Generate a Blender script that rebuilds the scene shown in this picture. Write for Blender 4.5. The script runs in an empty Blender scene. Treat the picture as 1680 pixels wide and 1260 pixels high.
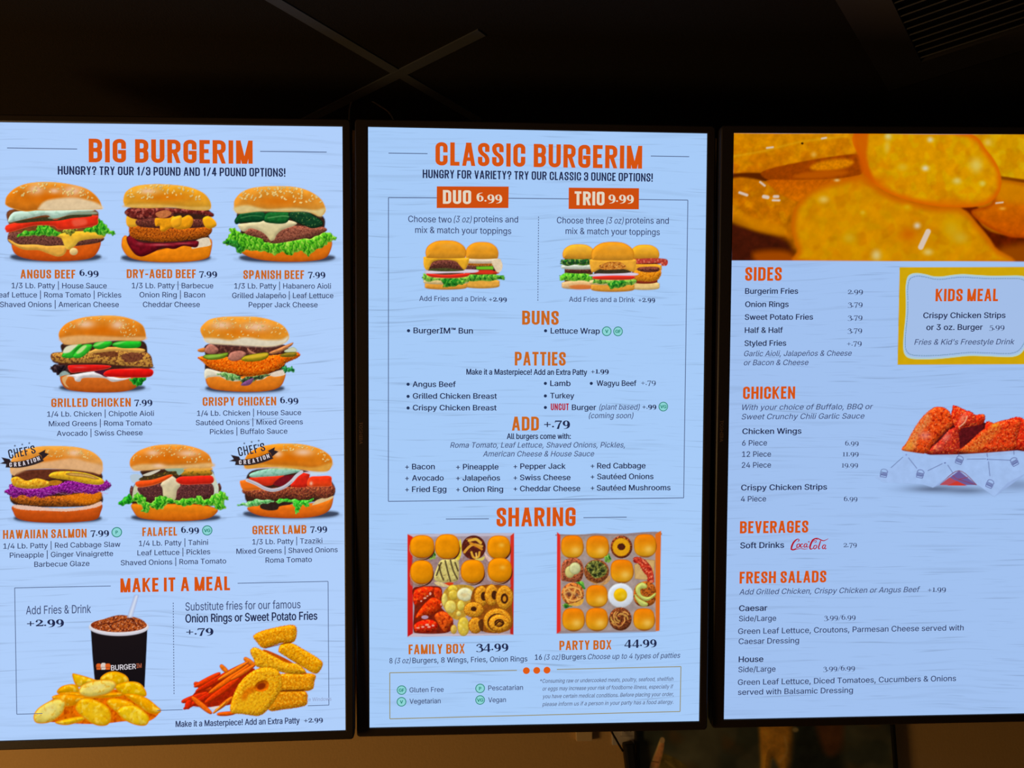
# Three portrait menu screens under a dark tiled ceiling, a tan wall with a framed print below them.
import bpy, bmesh, math, random, os
import numpy as np
from mathutils import Matrix, Vector

scn = bpy.context.scene
COL = scn.collection
# ---------------------------------------------------------------- camera, world, lamps, exposure
F_PX, CX, CY = 1260.0, 840.0, 630.0                 # a phone's wide lens on a 1680 x 1260 frame
CAM = Vector((0.0, 0.0, 1.65))
PITCH, YAW = math.radians(9.0), math.radians(-2.7)
_f = Vector((0, math.cos(PITCH), math.sin(PITCH))); _r = Vector((1, 0, 0)); _d = _f.cross(_r)
_rz = Matrix.Rotation(YAW, 3, 'Z')
RIGHT, DOWN, FWD = _rz @ _r, _rz @ _d, _rz @ _f
cd = bpy.data.cameras.new('camera'); cam = bpy.data.objects.new('camera', cd); COL.objects.link(cam)
cd.sensor_width = 36.0; cd.lens = 36.0*F_PX/1680.0; cd.clip_start = .05
cam.matrix_world = Matrix(((RIGHT.x, -DOWN.x, -FWD.x, CAM.x), (RIGHT.y, -DOWN.y, -FWD.y, CAM.y), (RIGHT.z, -DOWN.z, -FWD.z, CAM.z), (0, 0, 0, 1)))
scn.camera = cam
w = bpy.data.worlds.new('world'); scn.world = w; w.use_nodes = True
w.node_tree.nodes['Background'].inputs[0].default_value = (.9, .75, .55, 1); w.node_tree.nodes['Background'].inputs[1].default_value = .004
vs = scn.view_settings
vs.view_transform = 'Standard'; vs.look = 'None'; vs.gamma = 1; vs.use_curve_mapping = False; vs.exposure = 0.0

def lamp(name, loc, watt, rad, col):
    d = bpy.data.lights.new(name, 'POINT'); d.energy = watt; d.shadow_soft_size = rad; d.color = col
    o = bpy.data.objects.new(name, d); o.location = loc; COL.objects.link(o); return o
lamp('warm_lamp', (-2.15, .25, .95), 74, .38, (1.0, .62, .24))      # the shop's warm lamps, to the left of the frame
lamp('room_fill', (.6, -2.6, 1.2), 8, .4, (1.0, .78, .56))  # unseen fill behind the camera, added to lift the ceiling bars and bezels

# ---------------------------------------------------------------- helpers
def lin(c):
    c = np.array(c, float)/255.
    return tuple(np.where(c <= .04045, c/12.92, ((c+.055)/1.055)**2.4))
def mat(name, col, rough=.6, spec=.4, metal=0, bump=None, vary=None):
    m = bpy.data.materials.new(name); m.use_nodes = True; nt = m.node_tree; b = nt.nodes['Principled BSDF']
    b.inputs['Base Color'].default_value = (*lin(col), 1); b.inputs['Roughness'].default_value = rough
    b.inputs['Specular IOR Level'].default_value = spec; b.inputs['Metallic'].default_value = metal
    if bump or vary:
        tc = nt.nodes.new('ShaderNodeTexCoord'); no = nt.nodes.new('ShaderNodeTexNoise'); nt.links.new(tc.outputs['Object'], no.inputs['Vector'])
        no.inputs['Scale'].default_value = (bump or vary)[0]; no.inputs['Detail'].default_value = 4
    if bump:
        bp = nt.nodes.new('ShaderNodeBump'); bp.inputs['Strength'].default_value = bump[1]; bp.inputs['Distance'].default_value = .002
        nt.links.new(no.outputs['Fac'], bp.inputs['Height']); nt.links.new(bp.outputs['Normal'], b.inputs['Normal'])
    if vary:
        mx = nt.nodes.new('ShaderNodeMix'); mx.data_type = 'RGBA'; nt.links.new(no.outputs['Fac'], mx.inputs['Factor'])
        mx.inputs['A'].default_value = (*lin(col), 1); mx.inputs['B'].default_value = (*lin(vary[1]), 1); nt.links.new(mx.outputs['Result'], b.inputs['Base Color'])
    return m
_em = {}
def glow(col, s=1.0):
    """what a screen shows: light of one colour"""
    k = tuple(col)+(s,)
    if k in _em: return _em[k]
    m = bpy.data.materials.new('screen_light'); m.use_nodes = True; nt = m.node_tree; nt.nodes.clear()
    e = nt.nodes.new('ShaderNodeEmission'); o = nt.nodes.new('ShaderNodeOutputMaterial'); e.inputs[0].default_value = (*lin(col), 1); e.inputs[1].default_value = s
    nt.links.new(e.outputs[0], o.inputs[0]); _em[k] = m; return m
def obj(name, verts, faces, m, parent=None, smooth=False):
    me = bpy.data.meshes.new(name); me.from_pydata([tuple(v) for v in verts], [], faces); me.materials.append(m)
    if smooth: me.shade_smooth()
    o = bpy.data.objects.new(name, me); COL.objects.link(o)
    if parent: o.parent = parent
    return o
def from_bm(name, bm, m, parent=None, smooth=False):
    bmesh.ops.recalc_face_normals(bm, faces=bm.faces)
    me = bpy.data.meshes.new(name); bm.to_mesh(me); bm.free(); me.materials.append(m)
    if smooth: me.shade_smooth()
    o = bpy.data.objects.new(name, me); COL.objects.link(o)
    if parent: o.parent = parent
    return o
def bm_box(bm, lo, hi, bevel=0, mx=None):
    r = bmesh.ops.create_cube(bm, size=1); v = r['verts']; lo, hi = Vector(lo), Vector(hi)
    for q in v: q.co = Vector((lo[i]+(q.co[i]+.5)*(hi[i]-lo[i]) for i in range(3)))
    if bevel: v = list({x for f in bmesh.ops.bevel(bm, geom=list({e for q in v for e in q.link_edges}), offset=bevel, segments=2, affect='EDGES', profile=.6)['faces'] for x in f.verts} | {q for q in v if q.is_valid})
    if mx is not None:
        for q in v: q.co = mx @ q.co
def box(name, lo, hi, m, parent=None, bevel=0):
    bm = bmesh.new(); bm_box(bm, lo, hi, bevel); return from_bm(name, bm, m, parent)
def tube(name, pts, r, m, parent=None, n=8):
    pts = [Vector(p) for p in catmull(pts, 6, False)] if len(pts) > 2 else [Vector(p) for p in pts]
    V, Fc = [], []
    for i, p in enumerate(pts):
        t = (pts[min(i+1, len(pts)-1)]-pts[max(i-1, 0)]).normalized(); a = t.orthogonal().normalized()
        if i: a = (pa-t*pa.dot(t)).normalized()
        pa = a; b = t.cross(a)
        V += [p+r*(math.cos(k*2*math.pi/n)*a+math.sin(k*2*math.pi/n)*b) for k in range(n)]
    for i in range(len(pts)-1):
        for k in range(n): Fc.append((i*n+k, i*n+(k+1) % n, (i+1)*n+(k+1) % n, (i+1)*n+k))
    Fc += [tuple(range(n))[::-1], tuple(range(len(V)-n, len(V)))]
    return obj(name, V, Fc, m, parent, True)
def empty(name, loc=(0, 0, 0), mw=None):
    o = bpy.data.objects.new(name, None); COL.objects.link(o); o.empty_display_size = .05
    if mw is not None: o.matrix_world = mw
    else: o.location = loc
    return o
def tag(o, label=None, cat=None, group=None, kind=None):
    if label: o['label'] = label
    if cat: o['category'] = cat
    if group: o['group'] = group
    if kind: o['kind'] = kind
    return o
def ray(px, py): return RIGHT*((px-CX)/F_PX)+DOWN*((py-CY)/F_PX)+FWD
def on_wall(px, py, y): d = ray(px, py); return CAM+d*((y-CAM.y)/d.y)
def on_ceiling(px, py, z): d = ray(px, py); return CAM+d*((z-CAM.z)/d.z)
# ---------------------------------------------------------------- food pictures shown on the screens
import numpy as np
_lat = {}
def vnoise(x, y, seed):
    """gradient noise, 0..1"""
    if seed not in _lat:
        t = np.random.RandomState(seed).rand(256, 256)*2*np.pi; _lat[seed] = (np.cos(t), np.sin(t))
    gx, gy = _lat[seed]
    xi = np.floor(x).astype(int); yi = np.floor(y).astype(int)
    fx = x-xi; fy = y-yi; u = fx*fx*fx*(fx*(fx*6-15)+10); v = fy*fy*fy*(fy*(fy*6-15)+10)
    def g(i, j):
        a, b = (yi+j) % 256, (xi+i) % 256
        return gx[a, b]*(fx-i)+gy[a, b]*(fy-j)
    n = (g(0, 0)*(1-u)+g(1, 0)*u)*(1-v)+(g(0, 1)*(1-u)+g(1, 1)*u)*v
    return .5+.72*n
def fbm(x, y, seed, oct=3):
    s = 0; a = .5; t = 0
    for k in range(oct):
        s = s + a*vnoise((x*.8+y*.6)*2**k+13.7*k, (y*.8-x*.6)*2**k+7.1*k, seed+k); t += a; a *= .55
    return s/t
def sstep(a, b, x):
    t = np.clip((x-a)/(b-a), 0, 1); return t*t*(3-2*t)
def catmull(P, n=6, closed=True):
    P = np.asarray(P, float); N = len(P); out = []
    t = np.linspace(0, 1, n, endpoint=False)[:, None]
    for i in range(N if closed else N-1):
        if closed:
            p0, p1, p2, p3 = P[i-1], P[i], P[(i+1) % N], P[(i+2) % N]
        else:
            p0, p1, p2, p3 = P[max(i-1, 0)], P[i], P[i+1], P[min(i+2, N-1)]
        out.append(.5*((2*p1)+(-p0+p2)*t+(2*p0-5*p1+4*p2-p3)*t*t+(-p0+3*p1-3*p2+p3)*t**3))
    if not closed: out.append(P[-1:])
    return np.concatenate(out)
def C(c): return np.array(c, float)/255.

class Pic:
    """An image painted on a grid of photo pixels (x0..x1, y0..y1); k = crop frame (ox, oy, scale) the shapes are given in."""
    def __init__(s, name, label, box, k, step=1.0, seed=1):
        s.name, s.label, s.box, s.k, s.seed = name, label, box, k, seed
        x0, y0, x1, y1 = box
        s.nx = int(round((x1-x0)/step))+1; s.ny = int(round((y1-y0)/step))+1
        s.X, s.Y = np.meshgrid(np.linspace(x0, x1, s.nx), np.linspace(y0, y1, s.ny))
        s.rgb = np.zeros(s.X.shape+(3,)); s.a = np.zeros(s.X.shape); s.rs = np.random.RandomState(seed)
        s.step = step
    def pts(s, P):
        P = np.asarray(P, float); ox, oy, sc = s.k
        return np.stack([ox+P[:, 0]/sc, oy+P[:, 1]/sc], 1)
    def win(s, lo, hi, pad):
        x0, y0, x1, y1 = s.box
        i0 = max(0, int((lo[0]-pad-x0)/s.step)); i1 = min(s.nx, int((hi[0]+pad-x0)/s.step)+2)
        j0 = max(0, int((lo[1]-pad-y0)/s.step)); j1 = min(s.ny, int((hi[1]+pad-y0)/s.step)+2)
        return slice(j0, max(j0, j1)), slice(i0, max(i0, i1))
    def sdf(s, P, closed=True, pad=3):
        w = s.win(P.min(0), P.max(0), pad); X = s.X[w]; Y = s.Y[w]
        D = np.full(X.shape, 1e9); ins = np.zeros(X.shape, bool)
        N = len(P)
        for i in range(N if closed else N-1):
            (ax, ay), (bx, by) = P[i], P[(i+1) % N]
            dx, dy = bx-ax, by-ay; L = dx*dx+dy*dy+1e-12
            t = np.clip(((X-ax)*dx+(Y-ay)*dy)/L, 0, 1)
            D = np.minimum(D, (X-ax-t*dx)**2+(Y-ay-t*dy)**2)
            if closed:
                cnd = (ay > Y) != (by > Y)
                with np.errstate(divide='ignore', invalid='ignore'):
                    xs = dx*(Y-ay)/(dy if dy else 1e-12)+ax
                ins ^= cnd & (X < xs)
        D = np.sqrt(D)
        return w, np.where(ins, D, -D) if closed else D
    def over(s, w, m, c):
        a = s.a[w]; A = m+a*(1-m)
        s.rgb[w] = (c*m[..., None]+s.rgb[w]*(a*(1-m))[..., None])/np.maximum(A, 1e-6)[..., None]
        s.a[w] = A
    def s(s, P, c, g=None, e=None, n=None, cr=None, b=None, sm=1, soft=.7, al=1, jag=0, clip=None, raw=False):
        Q = P if raw else s.pts(P)
        if sm: Q = catmull(Q)
        w, d = s.sdf(Q); X = s.X[w]; Y = s.Y[w]
        if d.size == 0: return
        s.seed += 11
        if jag: d = d+jag*(fbm(X/2.2, Y/2.2, s.seed, 2)-.5)*2
        col = np.broadcast_to(C(c), X.shape+(3,)).copy()
        if g is not None:
            y0, y1 = Q[:, 1].min(), Q[:, 1].max()
            t = np.clip((Y-y0)/(y1-y0+1e-6), 0, 1)[..., None]; col = col*(1-t)+C(g)*t
        if cr is not None:
            for (cc, sc, th, am) in (cr if isinstance(cr, list) else [cr]):
                s.seed += 1
                t = am*sstep(th-.05, th+.12, fbm(X/sc, Y/sc, s.seed, 2))[..., None]; col = col*(1-t)+C(cc)*t
        if n is not None:
            col = col*(1+n[0]*2*(fbm(X/n[1], Y/n[1], s.seed+5, 3)-.5)[..., None])
        if b is not None:
            h = np.clip(d/b[1], 0, 1); h = 1-(1-h)**2
            gy, gx = np.gradient(h, s.step); sh = (gy*.8+gx*.35)*b[1]*.5
            col = col*(1+b[0]*sh[..., None])
        if e is not None:
            t = (e[2] if len(e) > 2 else .8)*(1-sstep(0, e[1], d))[..., None]; col = col*(1-t)+C(e[0])*t
        m = al*sstep(-soft, soft, d)
        if clip is not None:
            x0, y0, x1, y1 = clip; m = m*((X >= x0) & (X <= x1) & (Y >= y0) & (Y <= y1))
        s.over(w, m, np.clip(col, 0, 1))
    def el(s, x, y, rx, ry, c, rot=0, **k):
        t = np.linspace(0, 2*np.pi, 20, endpoint=False); cs, sn = np.cos(rot), np.sin(rot)
        P = np.stack([x+rx*np.cos(t)*cs-ry*np.sin(t)*sn, y+rx*np.cos(t)*sn+ry*np.sin(t)*cs], 1)
        s.s(P, c, **k)
    def ln(s, P, wd, c, sm=1, al=1, soft=.6, raw=False):
        Q = P if raw else s.pts(P)
        if sm and len(Q) > 2: Q = catmull(Q, closed=False)
        w, d = s.sdf(Q, False, pad=wd+2)
        s.over(w, al*sstep(wd/2+soft, wd/2-soft, d), np.broadcast_to(C(c), d.shape+(3,)))
    def blob(s, x, y, rx, ry, c, al=.6, only=True, rot=0):
        (px, py), = s.pts([(x, y)]); sc = s.k[2]; rx /= sc; ry /= sc
        r = max(rx, ry)*2.2; w = s.win(np.array([px-r, py-r]), np.array([px+r, py+r]), 1)
        dx = s.X[w]-px; dy = s.Y[w]-py; cs, sn = np.cos(rot), np.sin(rot)
        u = (dx*cs+dy*sn)/rx; v = (-dx*sn+dy*cs)/ry
        m = al*np.exp(-(u*u+v*v)*1.2)
        if only: m = m*(s.a[w] > .5)
        s.over(w, m, np.broadcast_to(C(c), m.shape+(3,)))
    def shadow(s, x, y, rx, ry, al=.9, c=(28, 26, 46)):
        s.s([(x-rx, y-ry*.75), (x-rx*.8, y+ry*.3), (x, y+ry*.7), (x+rx*.8, y+ry*.3), (x+rx, y-ry*.75), (x+rx*.72, y-ry*1.5), (x-rx*.72, y-ry*1.5)], c, soft=3.0, al=al)
        s.s([(x-rx*1.08, y-ry*.5), (x-rx*.75, y+ry*.6), (x, y+ry), (x+rx*.75, y+ry*.6), (x+rx*1.08, y-ry*.5), (x, y-ry)], c, soft=5, al=.25)
    def seeds(s, P, n, c=(240, 215, 150), r=6.6, y=None):
        """n sesame seeds scattered in the polygon P (crop frame)."""
        P = catmull(np.asarray(P, float)); lo, hi = P.min(0), P.max(0); k = 0
        while k < n:
            q = lo+(hi-lo)*s.rs.rand(2); ins = False
            for i in range(len(P)):
                a, b = P[i-1], P[i]
                if (a[1] > q[1]) != (b[1] > q[1]) and q[0] < (b[0]-a[0])*(q[1]-a[1])/(b[1]-a[1])+a[0]: ins = not ins
            if not ins: continue
            k += 1; rr = r*(.75+.5*s.rs.rand())
            rot = s.rs.rand()*3
            s.el(q[0]+1.5, q[1]+2.5, rr*1.1, rr*.75, (150, 85, 25), rot, al=.45, sm=0)
            cc = np.array(c)*(.88+.17*s.rs.rand())
            s.el(q[0], q[1], rr*1.15, rr*.7, np.minimum(cc, 255), rot, soft=.55, al=.95, sm=0)
    def leaf(s, P, c=(70, 165, 45), d=(25, 95, 30), l=(165, 215, 90), veins=6):
        """ruffled lettuce: folds run down from the leaf's edge, with a pale rim"""
        Q = catmull(s.pts(P), 8)
        t = np.arange(len(Q)); nrm = np.roll(Q, -1, 0)-np.roll(Q, 1, 0); nrm = np.stack([nrm[:, 1], -nrm[:, 0]], 1)/(np.linalg.norm(nrm, axis=1)[:, None]+1e-6)
        ph = s.rs.rand()*6; Q = Q+nrm*(.9*np.sin(t*.95+ph)+.7*np.sin(t*.43+2*ph))[:, None]
        w, D = s.sdf(Q); X, Y = s.X[w], s.Y[w]; s.seed += 13
        if D.size == 0: return
        wob = fbm(X/9, Y/9, s.seed, 2)-.5
        f = np.sin(X*.62+Y*.16+wob*11+ph)*.5+.5; f2 = np.sin(X*1.35-Y*.5+wob*16+ph*2)*.5+.5
        f = np.clip(f*.65+f2*.35+wob*.6, 0, 1)[..., None]
        col = C(d)*(1-sstep(0, .5, f))+C(c)*sstep(0, .5, f); col = col*(1-.7*sstep(.62, 1, f))+C(l)*.7*sstep(.62, 1, f)
        rim = (sstep(0, .8, D)*sstep(2.4, 1.0, D)*np.clip(.35+wob*2.2, 0, .8))[..., None]; col = col*(1-rim)+C(l)*rim
        col = col*(1+.16*2*(fbm(X/2.5, Y/2.5, s.seed+3, 2)-.5))[..., None]
        gy, gx = np.gradient(np.clip(D/5, 0, 1), s.step); col = col*(1+.5*(gy*.8+gx*.3)*2)[..., None]
        s.over(w, sstep(-.6, .6, D), np.clip(col, 0, 1))
    def gap(s, P, c=(58, 34, 26)): s.s(P, c, n=(.3, 5), soft=1.2)

MEAT = dict(n=(.3, 3), cr=[((60, 30, 26), 3.2, .56, .7), ((165, 105, 85), 2.6, .64, .6)], b=(.45, 7))
FRY = dict(n=(.22, 3), cr=[((150, 70, 15), 3.5, .6, .55), ((250, 190, 80), 2.8, .62, .6)], b=(.4, 8), jag=1)
def bun_top(p, P, c=(213, 135, 42), cream=None, seeds=40, seedP=None, hi=(), lowc=(205, 120, 40)):
    p.s(P, c, g=lowc, e=((235, 185, 105), 2.6, .6), n=(.12, 14), b=(.25, 12))
    Q = np.asarray(P, float); cx = Q[:, 0].mean(); lo, hi_ = Q.min(0), Q.max(0)
    p.blob(cx, lo[1]+(hi_[1]-lo[1])*.5, (hi_[0]-lo[0])*.36, (hi_[1]-lo[1])*.22, (210, 104, 12), .6)
    p.blob(cx, lo[1]+6, (hi_[0]-lo[0])*.4, 14, (238, 190, 112), .55)
    if cream is not None: p.s(cream[0], cream[1], n=(.08, 8), soft=3, al=.92)
    for (x, y, rx, ry) in hi: p.blob(x, y, rx*1.15, ry*1.1, (240, 204, 178), .9)
    if seeds: p.seeds(seedP if seedP is not None else Q*np.array([.86, .62])+np.array([cx*.14, (lo[1]*.38+2)]), seeds)
def bun_bot(p, P, c=(222, 122, 38), d=(196, 88, 28)):
    p.s(P, c, g=d, e=((150, 62, 20), 2.5, .5), n=(.1, 8), b=(.22, 9))
PICS = []
def pic(*a, **k):
    p = Pic(*a, **k); PICS.append(p); return p

def big_burgers():
    # --- Angus beef
    p = pic('burger_picture', 'picture of a burger with tomato, pickle and melted yellow cheese', (0, 293, 196, 436), (0, 190, 3.817), seed=3)
    p.shadow(350, 900, 285, 24)
    p.gap([(60, 590), (330, 585), (600, 590), (600, 700), (620, 800), (330, 820), (70, 800), (60, 700)], (120, 70, 40))
    bun_bot(p, [(72, 800), (95, 865), (180, 898), (330, 912), (520, 902), (600, 870), (632, 785), (560, 765), (300, 780), (100, 775)], (220, 110, 38), (190, 80, 26))
    p.s([(52, 748), (56, 790), (120, 815), (380, 822), (560, 805), (642, 785), (640, 758), (500, 742), (250, 735), (90, 728)], (108, 66, 56), **MEAT)
    p.s([(50, 775), (75, 802), (150, 838), (240, 842), (300, 862), (362, 882), (405, 866), (420, 820), (380, 812), (300, 815), (220, 806), (120, 805), (70, 780)], (226, 172, 82), n=(.1, 6), b=(.3, 5))
    p.s([(350, 750), (385, 768), (405, 815), (430, 838), (470, 815), (500, 785), (580, 770), (648, 765), (655, 738), (560, 722), (430, 728)], (232, 182, 62), g=(240, 200, 90), n=(.1, 8), b=(.3, 7))
    p.el(462, 850, 26, 23, (228, 200, 140), b=(.3, 5))
    p.leaf([(520, 715), (575, 695), (612, 650), (640, 655), (668, 690), (690, 712), (722, 732), (712, 752), (685, 738), (650, 752), (600, 735), (545, 728)])
    p.leaf([(108, 762), (140, 725), (200, 722), (232, 705), (238, 678), (275, 688), (312, 672), (322, 705), (388, 735), (340, 752), (270, 752), (200, 748)])
    p.leaf([(380, 725), (410, 712), (450, 708), (480, 708), (470, 730), (440, 748), (410, 738)], (120, 130, 50), (70, 60, 25), (200, 190, 90), 2)
    p.s([(32, 700), (55, 680), (170, 655), (280, 640), (350, 648), (480, 634), (604, 624), (615, 650), (602, 686), (480, 706), (372, 712), (330, 690), (210, 690), (60, 730), (36, 718)], (206, 48, 30), g=(222, 62, 38), e=((235, 110, 80), 2, .5), n=(.12, 9), b=(.3, 7))
    p.s([(455, 655), (530, 645), (545, 675), (500, 690), (465, 690)], (235, 130, 105), al=.5, soft=3)
    p.s([(95, 662), (200, 645), (300, 634), (350, 652), (440, 622), (560, 610), (575, 622), (560, 632), (450, 642), (370, 657), (250, 662), (120, 673)], (62, 58, 36), n=(.3, 4))
    p.s([(52, 650), (75, 612), (120, 598), (300, 592), (440, 590), (575, 586), (577, 597), (470, 606), (420, 622), (340, 640), (290, 622), (190, 640), (100, 660), (58, 668)], (196, 222, 206), cr=((150, 185, 165), 9, .55, .5), b=(.3, 6))
    p.s([(300, 640), (340, 625), (420, 622), (470, 604), (580, 598), (612, 612), (560, 618), (440, 622), (350, 645)], (160, 195, 175), al=.7)
    T = [(33, 540), (45, 500), (100, 450), (190, 420), (320, 414), (450, 430), (550, 460), (615, 515), (640, 575), (620, 586), (450, 588), (250, 592), (160, 600), (75, 580), (38, 560)]
    bun_top(p, T, cream=([(245, 572), (300, 528), (450, 512), (560, 530), (632, 560), (632, 585), (450, 592), (260, 592)], (232, 212, 178)), hi=[(225, 462, 45, 32), (455, 470, 62, 34), (340, 470, 30, 18)], seeds=62, seedP=[(60, 520), (120, 450), (240, 424), (400, 430), (540, 470), (590, 530), (480, 505), (250, 480), (110, 510)])
    # --- dry-aged beef
    p = pic('burger_picture', 'picture of a burger with bacon, onion ring and dark sauce', (197, 296, 361, 436), (0, 190, 3.817), seed=21)
    p.shadow(1040, 905, 280, 24)
    p.gap([(800, 580), (1050, 575), (1310, 590), (1290, 700), (1310, 780), (1200, 820), (900, 870), (800, 800), (820, 700)])
    bun_bot(p, [(762, 790), (765, 830), (800, 880), (870, 905), (1000, 918), (1180, 915), (1290, 895), (1320, 860), (1320, 770), (1200, 790), (900, 850), (800, 755), (770, 760)], (232, 148, 40), (222, 128, 30))
    p.s([(1230, 780), (1300, 762), (1318, 790), (1316, 812), (1250, 825), (1200, 830)], (228, 214, 190), n=(.08, 6))
    p.s([(795, 760), (830, 752), (880, 790), (1010, 795), (1130, 790), (1230, 782), (1245, 800), (1225, 825), (1150, 815), (1090, 835), (1020, 825), (970, 850), (900, 880), (860, 876), (830, 850), (800, 800)], (112, 24, 34), g=(96, 14, 26), e=((60, 14, 22), 3, .7), n=(.35, 7), b=(.5, 8))
    p.blob(1005, 808, 70, 7, (205, 110, 115), .7); p.blob(1150, 800, 60, 6, (190, 90, 100), .6); p.blob(875, 800, 26, 10, (160, 60, 70), .7)
    p.s([(808, 705), (820, 680), (1000, 690), (1180, 700), (1315, 690), (1320, 740), (1250, 765), (1150, 780), (1000, 790), (850, 770), (812, 740)], (178, 92, 28), cr=[((108, 50, 20), 3, .54, .8), ((228, 140, 50), 2.4, .62, .7)], n=(.2, 3), b=(.5, 8), jag=1)
    p.s([(790, 640), (810, 625), (880, 640), (860, 660), (862, 690), (800, 692)], (232, 175, 60), b=(.3, 5))
    p.s([(860, 650), (980, 640), (1100, 650), (1290, 650), (1290, 695), (1100, 705), (880, 695)], (98, 50, 42), **MEAT)
    p.s([(975, 640), (1050, 622), (1130, 640), (1180, 622), (1210, 650), (1190, 700), (1120, 712), (1080, 700), (1050, 712), (1030, 725), (1005, 718), (1000, 690), (975, 690)], (230, 158, 40), n=(.16, 6), b=(.4, 6))
    p.s([(1270, 645), (1310, 628), (1350, 660), (1355, 690), (1320, 706), (1285, 695)], (236, 172, 44), b=(.4, 6))
    p.s([(1080, 640), (1130, 625), (1140, 650), (1130, 690), (1090, 700), (1070, 670)], (240, 172, 50), b=(.4, 6))
    p.s([(780, 610), (800, 585), (860, 572), (1010, 575), (1130, 580), (1260, 585), (1335, 610), (1330, 634), (1270, 620), (1170, 612), (1100, 612), (1060, 640), (960, 640), (880, 650), (820, 640)], (104, 38, 34), cr=[((178, 98, 84), 7, .52, .8), ((60, 20, 22), 5, .58, .8)], n=(.25, 4), b=(.4, 6), e=((66, 22, 26), 2, .7))
    p.s([(975, 610), (1040, 590), (1075, 610), (1050, 632), (1000, 640)], (205, 130, 80), al=.85, n=(.2, 4))
    T = [(773, 520), (790, 475), (850, 440), (950, 428), (1060, 430), (1180, 445), (1270, 480), (1315, 530), (1322, 575), (1290, 592), (1180, 588), (1080, 574), (930, 578), (800, 572), (776, 550)]
    bun_top(p, T, c=(226, 165, 52), lowc=(214, 160, 62), cream=([(785, 560), (900, 552), (1060, 560), (1200, 572), (1310, 570), (1290, 590), (1080, 576), (800, 573)], (226, 186, 106)), hi=[(925, 472, 60, 20)], seeds=58, seedP=[(790, 510), (820, 460), (950, 432), (1150, 445), (1270, 490), (1290, 530), (1100, 510), (880, 520)])
    # --- Spanish beef
    p = pic('burger_picture', 'picture of a burger with green jalapeno, white cheese and leaf lettuce', (363, 297, 561, 437), (280, 190, 3.818), seed=41)
    p.shadow(730, 905, 300, 24)
    p.gap([(430, 600), (700, 598), (940, 620), (960, 720), (900, 830), (650, 830), (450, 800), (440, 700)])
    bun_bot(p, [(440, 840), (470, 875), (560, 902), (700, 915), (850, 913), (960, 895), (1000, 850), (1005, 780), (900, 780), (600, 830)], (228, 135, 42), (205, 105, 30))
    p.leaf([(325, 795), (352, 770), (372, 735), (365, 715), (400, 700), (430, 730), (480, 740), (555, 752), (600, 790), (700, 790), (760, 775), (860, 770), (930, 745), (990, 728), (1035, 762), (1030, 782), (990, 790), (965, 820), (905, 840), (865, 882), (830, 850), (780, 858), (740, 875), (690, 852), (650, 875), (600, 850), (540, 850), (470, 840), (440, 865), (420, 840), (380, 815), (340, 805)], (96, 180, 46), (36, 105, 26), (200, 225, 110), 12)
    p.leaf([(330, 795), (380, 775), (420, 790), (450, 850), (425, 860), (390, 820)], (40, 120, 40), (14, 70, 26), (110, 180, 90), 3)
    p.s([(465, 735), (480, 705), (560, 700), (700, 690), (850, 690), (940, 695), (975, 705), (972, 725), (900, 752), (820, 772), (740, 788), (640, 800), (570, 770), (500, 752)], (142, 84, 66), n=(.3, 3), cr=[((80, 40, 34), 3, .56, .7), ((190, 130, 105), 2.6, .62, .6)], b=(.5, 8))
    p.s([(430, 705), (425, 680), (480, 672), (560, 660), (640, 655), (740, 655), (790, 672), (770, 690), (700, 715), (665, 745), (650, 775), (625, 782), (600, 750), (560, 722), (500, 705), (460, 726)], (226, 212, 172), g=(214, 200, 150), n=(.08, 8), b=(.3, 6))
    p.s([(400, 655), (430, 615), (470, 600), (580, 602), (600, 640), (560, 665), (500, 668), (440, 672), (410, 680)], (18, 74, 40), e=((10, 40, 24), 2.5, .8), n=(.3, 5), b=(.5, 6))
    p.s([(585, 660), (600, 608), (680, 600), (742, 605), (745, 640), (720, 672), (650, 675)], (30, 98, 46), e=((10, 44, 26), 3, .8), n=(.3, 5), b=(.5, 6))
    p.s([(745, 640), (750, 600), (850, 600), (900, 625), (950, 660), (948, 690), (890, 705), (840, 690), (790, 668)], (22, 62, 38), e=((8, 30, 20), 3, .8), n=(.4, 4), b=(.5, 6), cr=((120, 150, 80), 3, .66, .8))
    p.ln([(610, 640), (700, 628), (740, 632)], 2, (120, 175, 110), al=.6); p.ln([(440, 640), (510, 626), (570, 630)], 1.6, (100, 160, 100), al=.5)
    T = [(396, 560), (405, 520), (450, 475), (530, 448), (660, 440), (780, 446), (870, 472), (940, 520), (970, 575), (965, 610), (930, 630), (850, 600), (720, 602), (560, 598), (440, 612), (405, 600)]
    bun_top(p, T, c=(218, 150, 58), lowc=(210, 150, 70), cream=([(398, 575), (480, 560), (600, 585), (760, 578), (900, 590), (968, 580), (950, 625), (930, 630), (850, 602), (560, 600), (430, 612), (402, 598)], (226, 206, 150)), seeds=85, seedP=[(420, 520), (480, 465), (660, 442), (860, 470), (940, 545), (760, 545), (640, 500), (520, 530)])
    # --- grilled chicken
    p = pic('burger_picture', 'picture of a burger with avocado slices and grilled chicken', (79, 513, 258, 648), (0, 500, 5.479), seed=61)
    p.shadow(920, 765, 385, 30)
    p.gap([(570, 345), (900, 330), (1270, 320), (1330, 450), (1340, 600), (1250, 660), (900, 670), (600, 650), (520, 560), (560, 450)])
    p.leaf([(452, 568), (480, 545), (580, 540), (610, 580), (590, 605), (530, 632), (490, 612)], (40, 28, 34), (16, 12, 18), (90, 70, 70), 2)
    p.s([(530, 640), (560, 600), (600, 600), (640, 640), (580, 660)], (150, 170, 165), n=(.15, 5))
    bun_bot(p, [(540, 660), (560, 720), (620, 765), (760, 785), (940, 790), (1120, 780), (1230, 740), (1310, 660), (1200, 630), (900, 640), (650, 630), (560, 640)], (200, 112, 48), (186, 92, 32))
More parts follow.
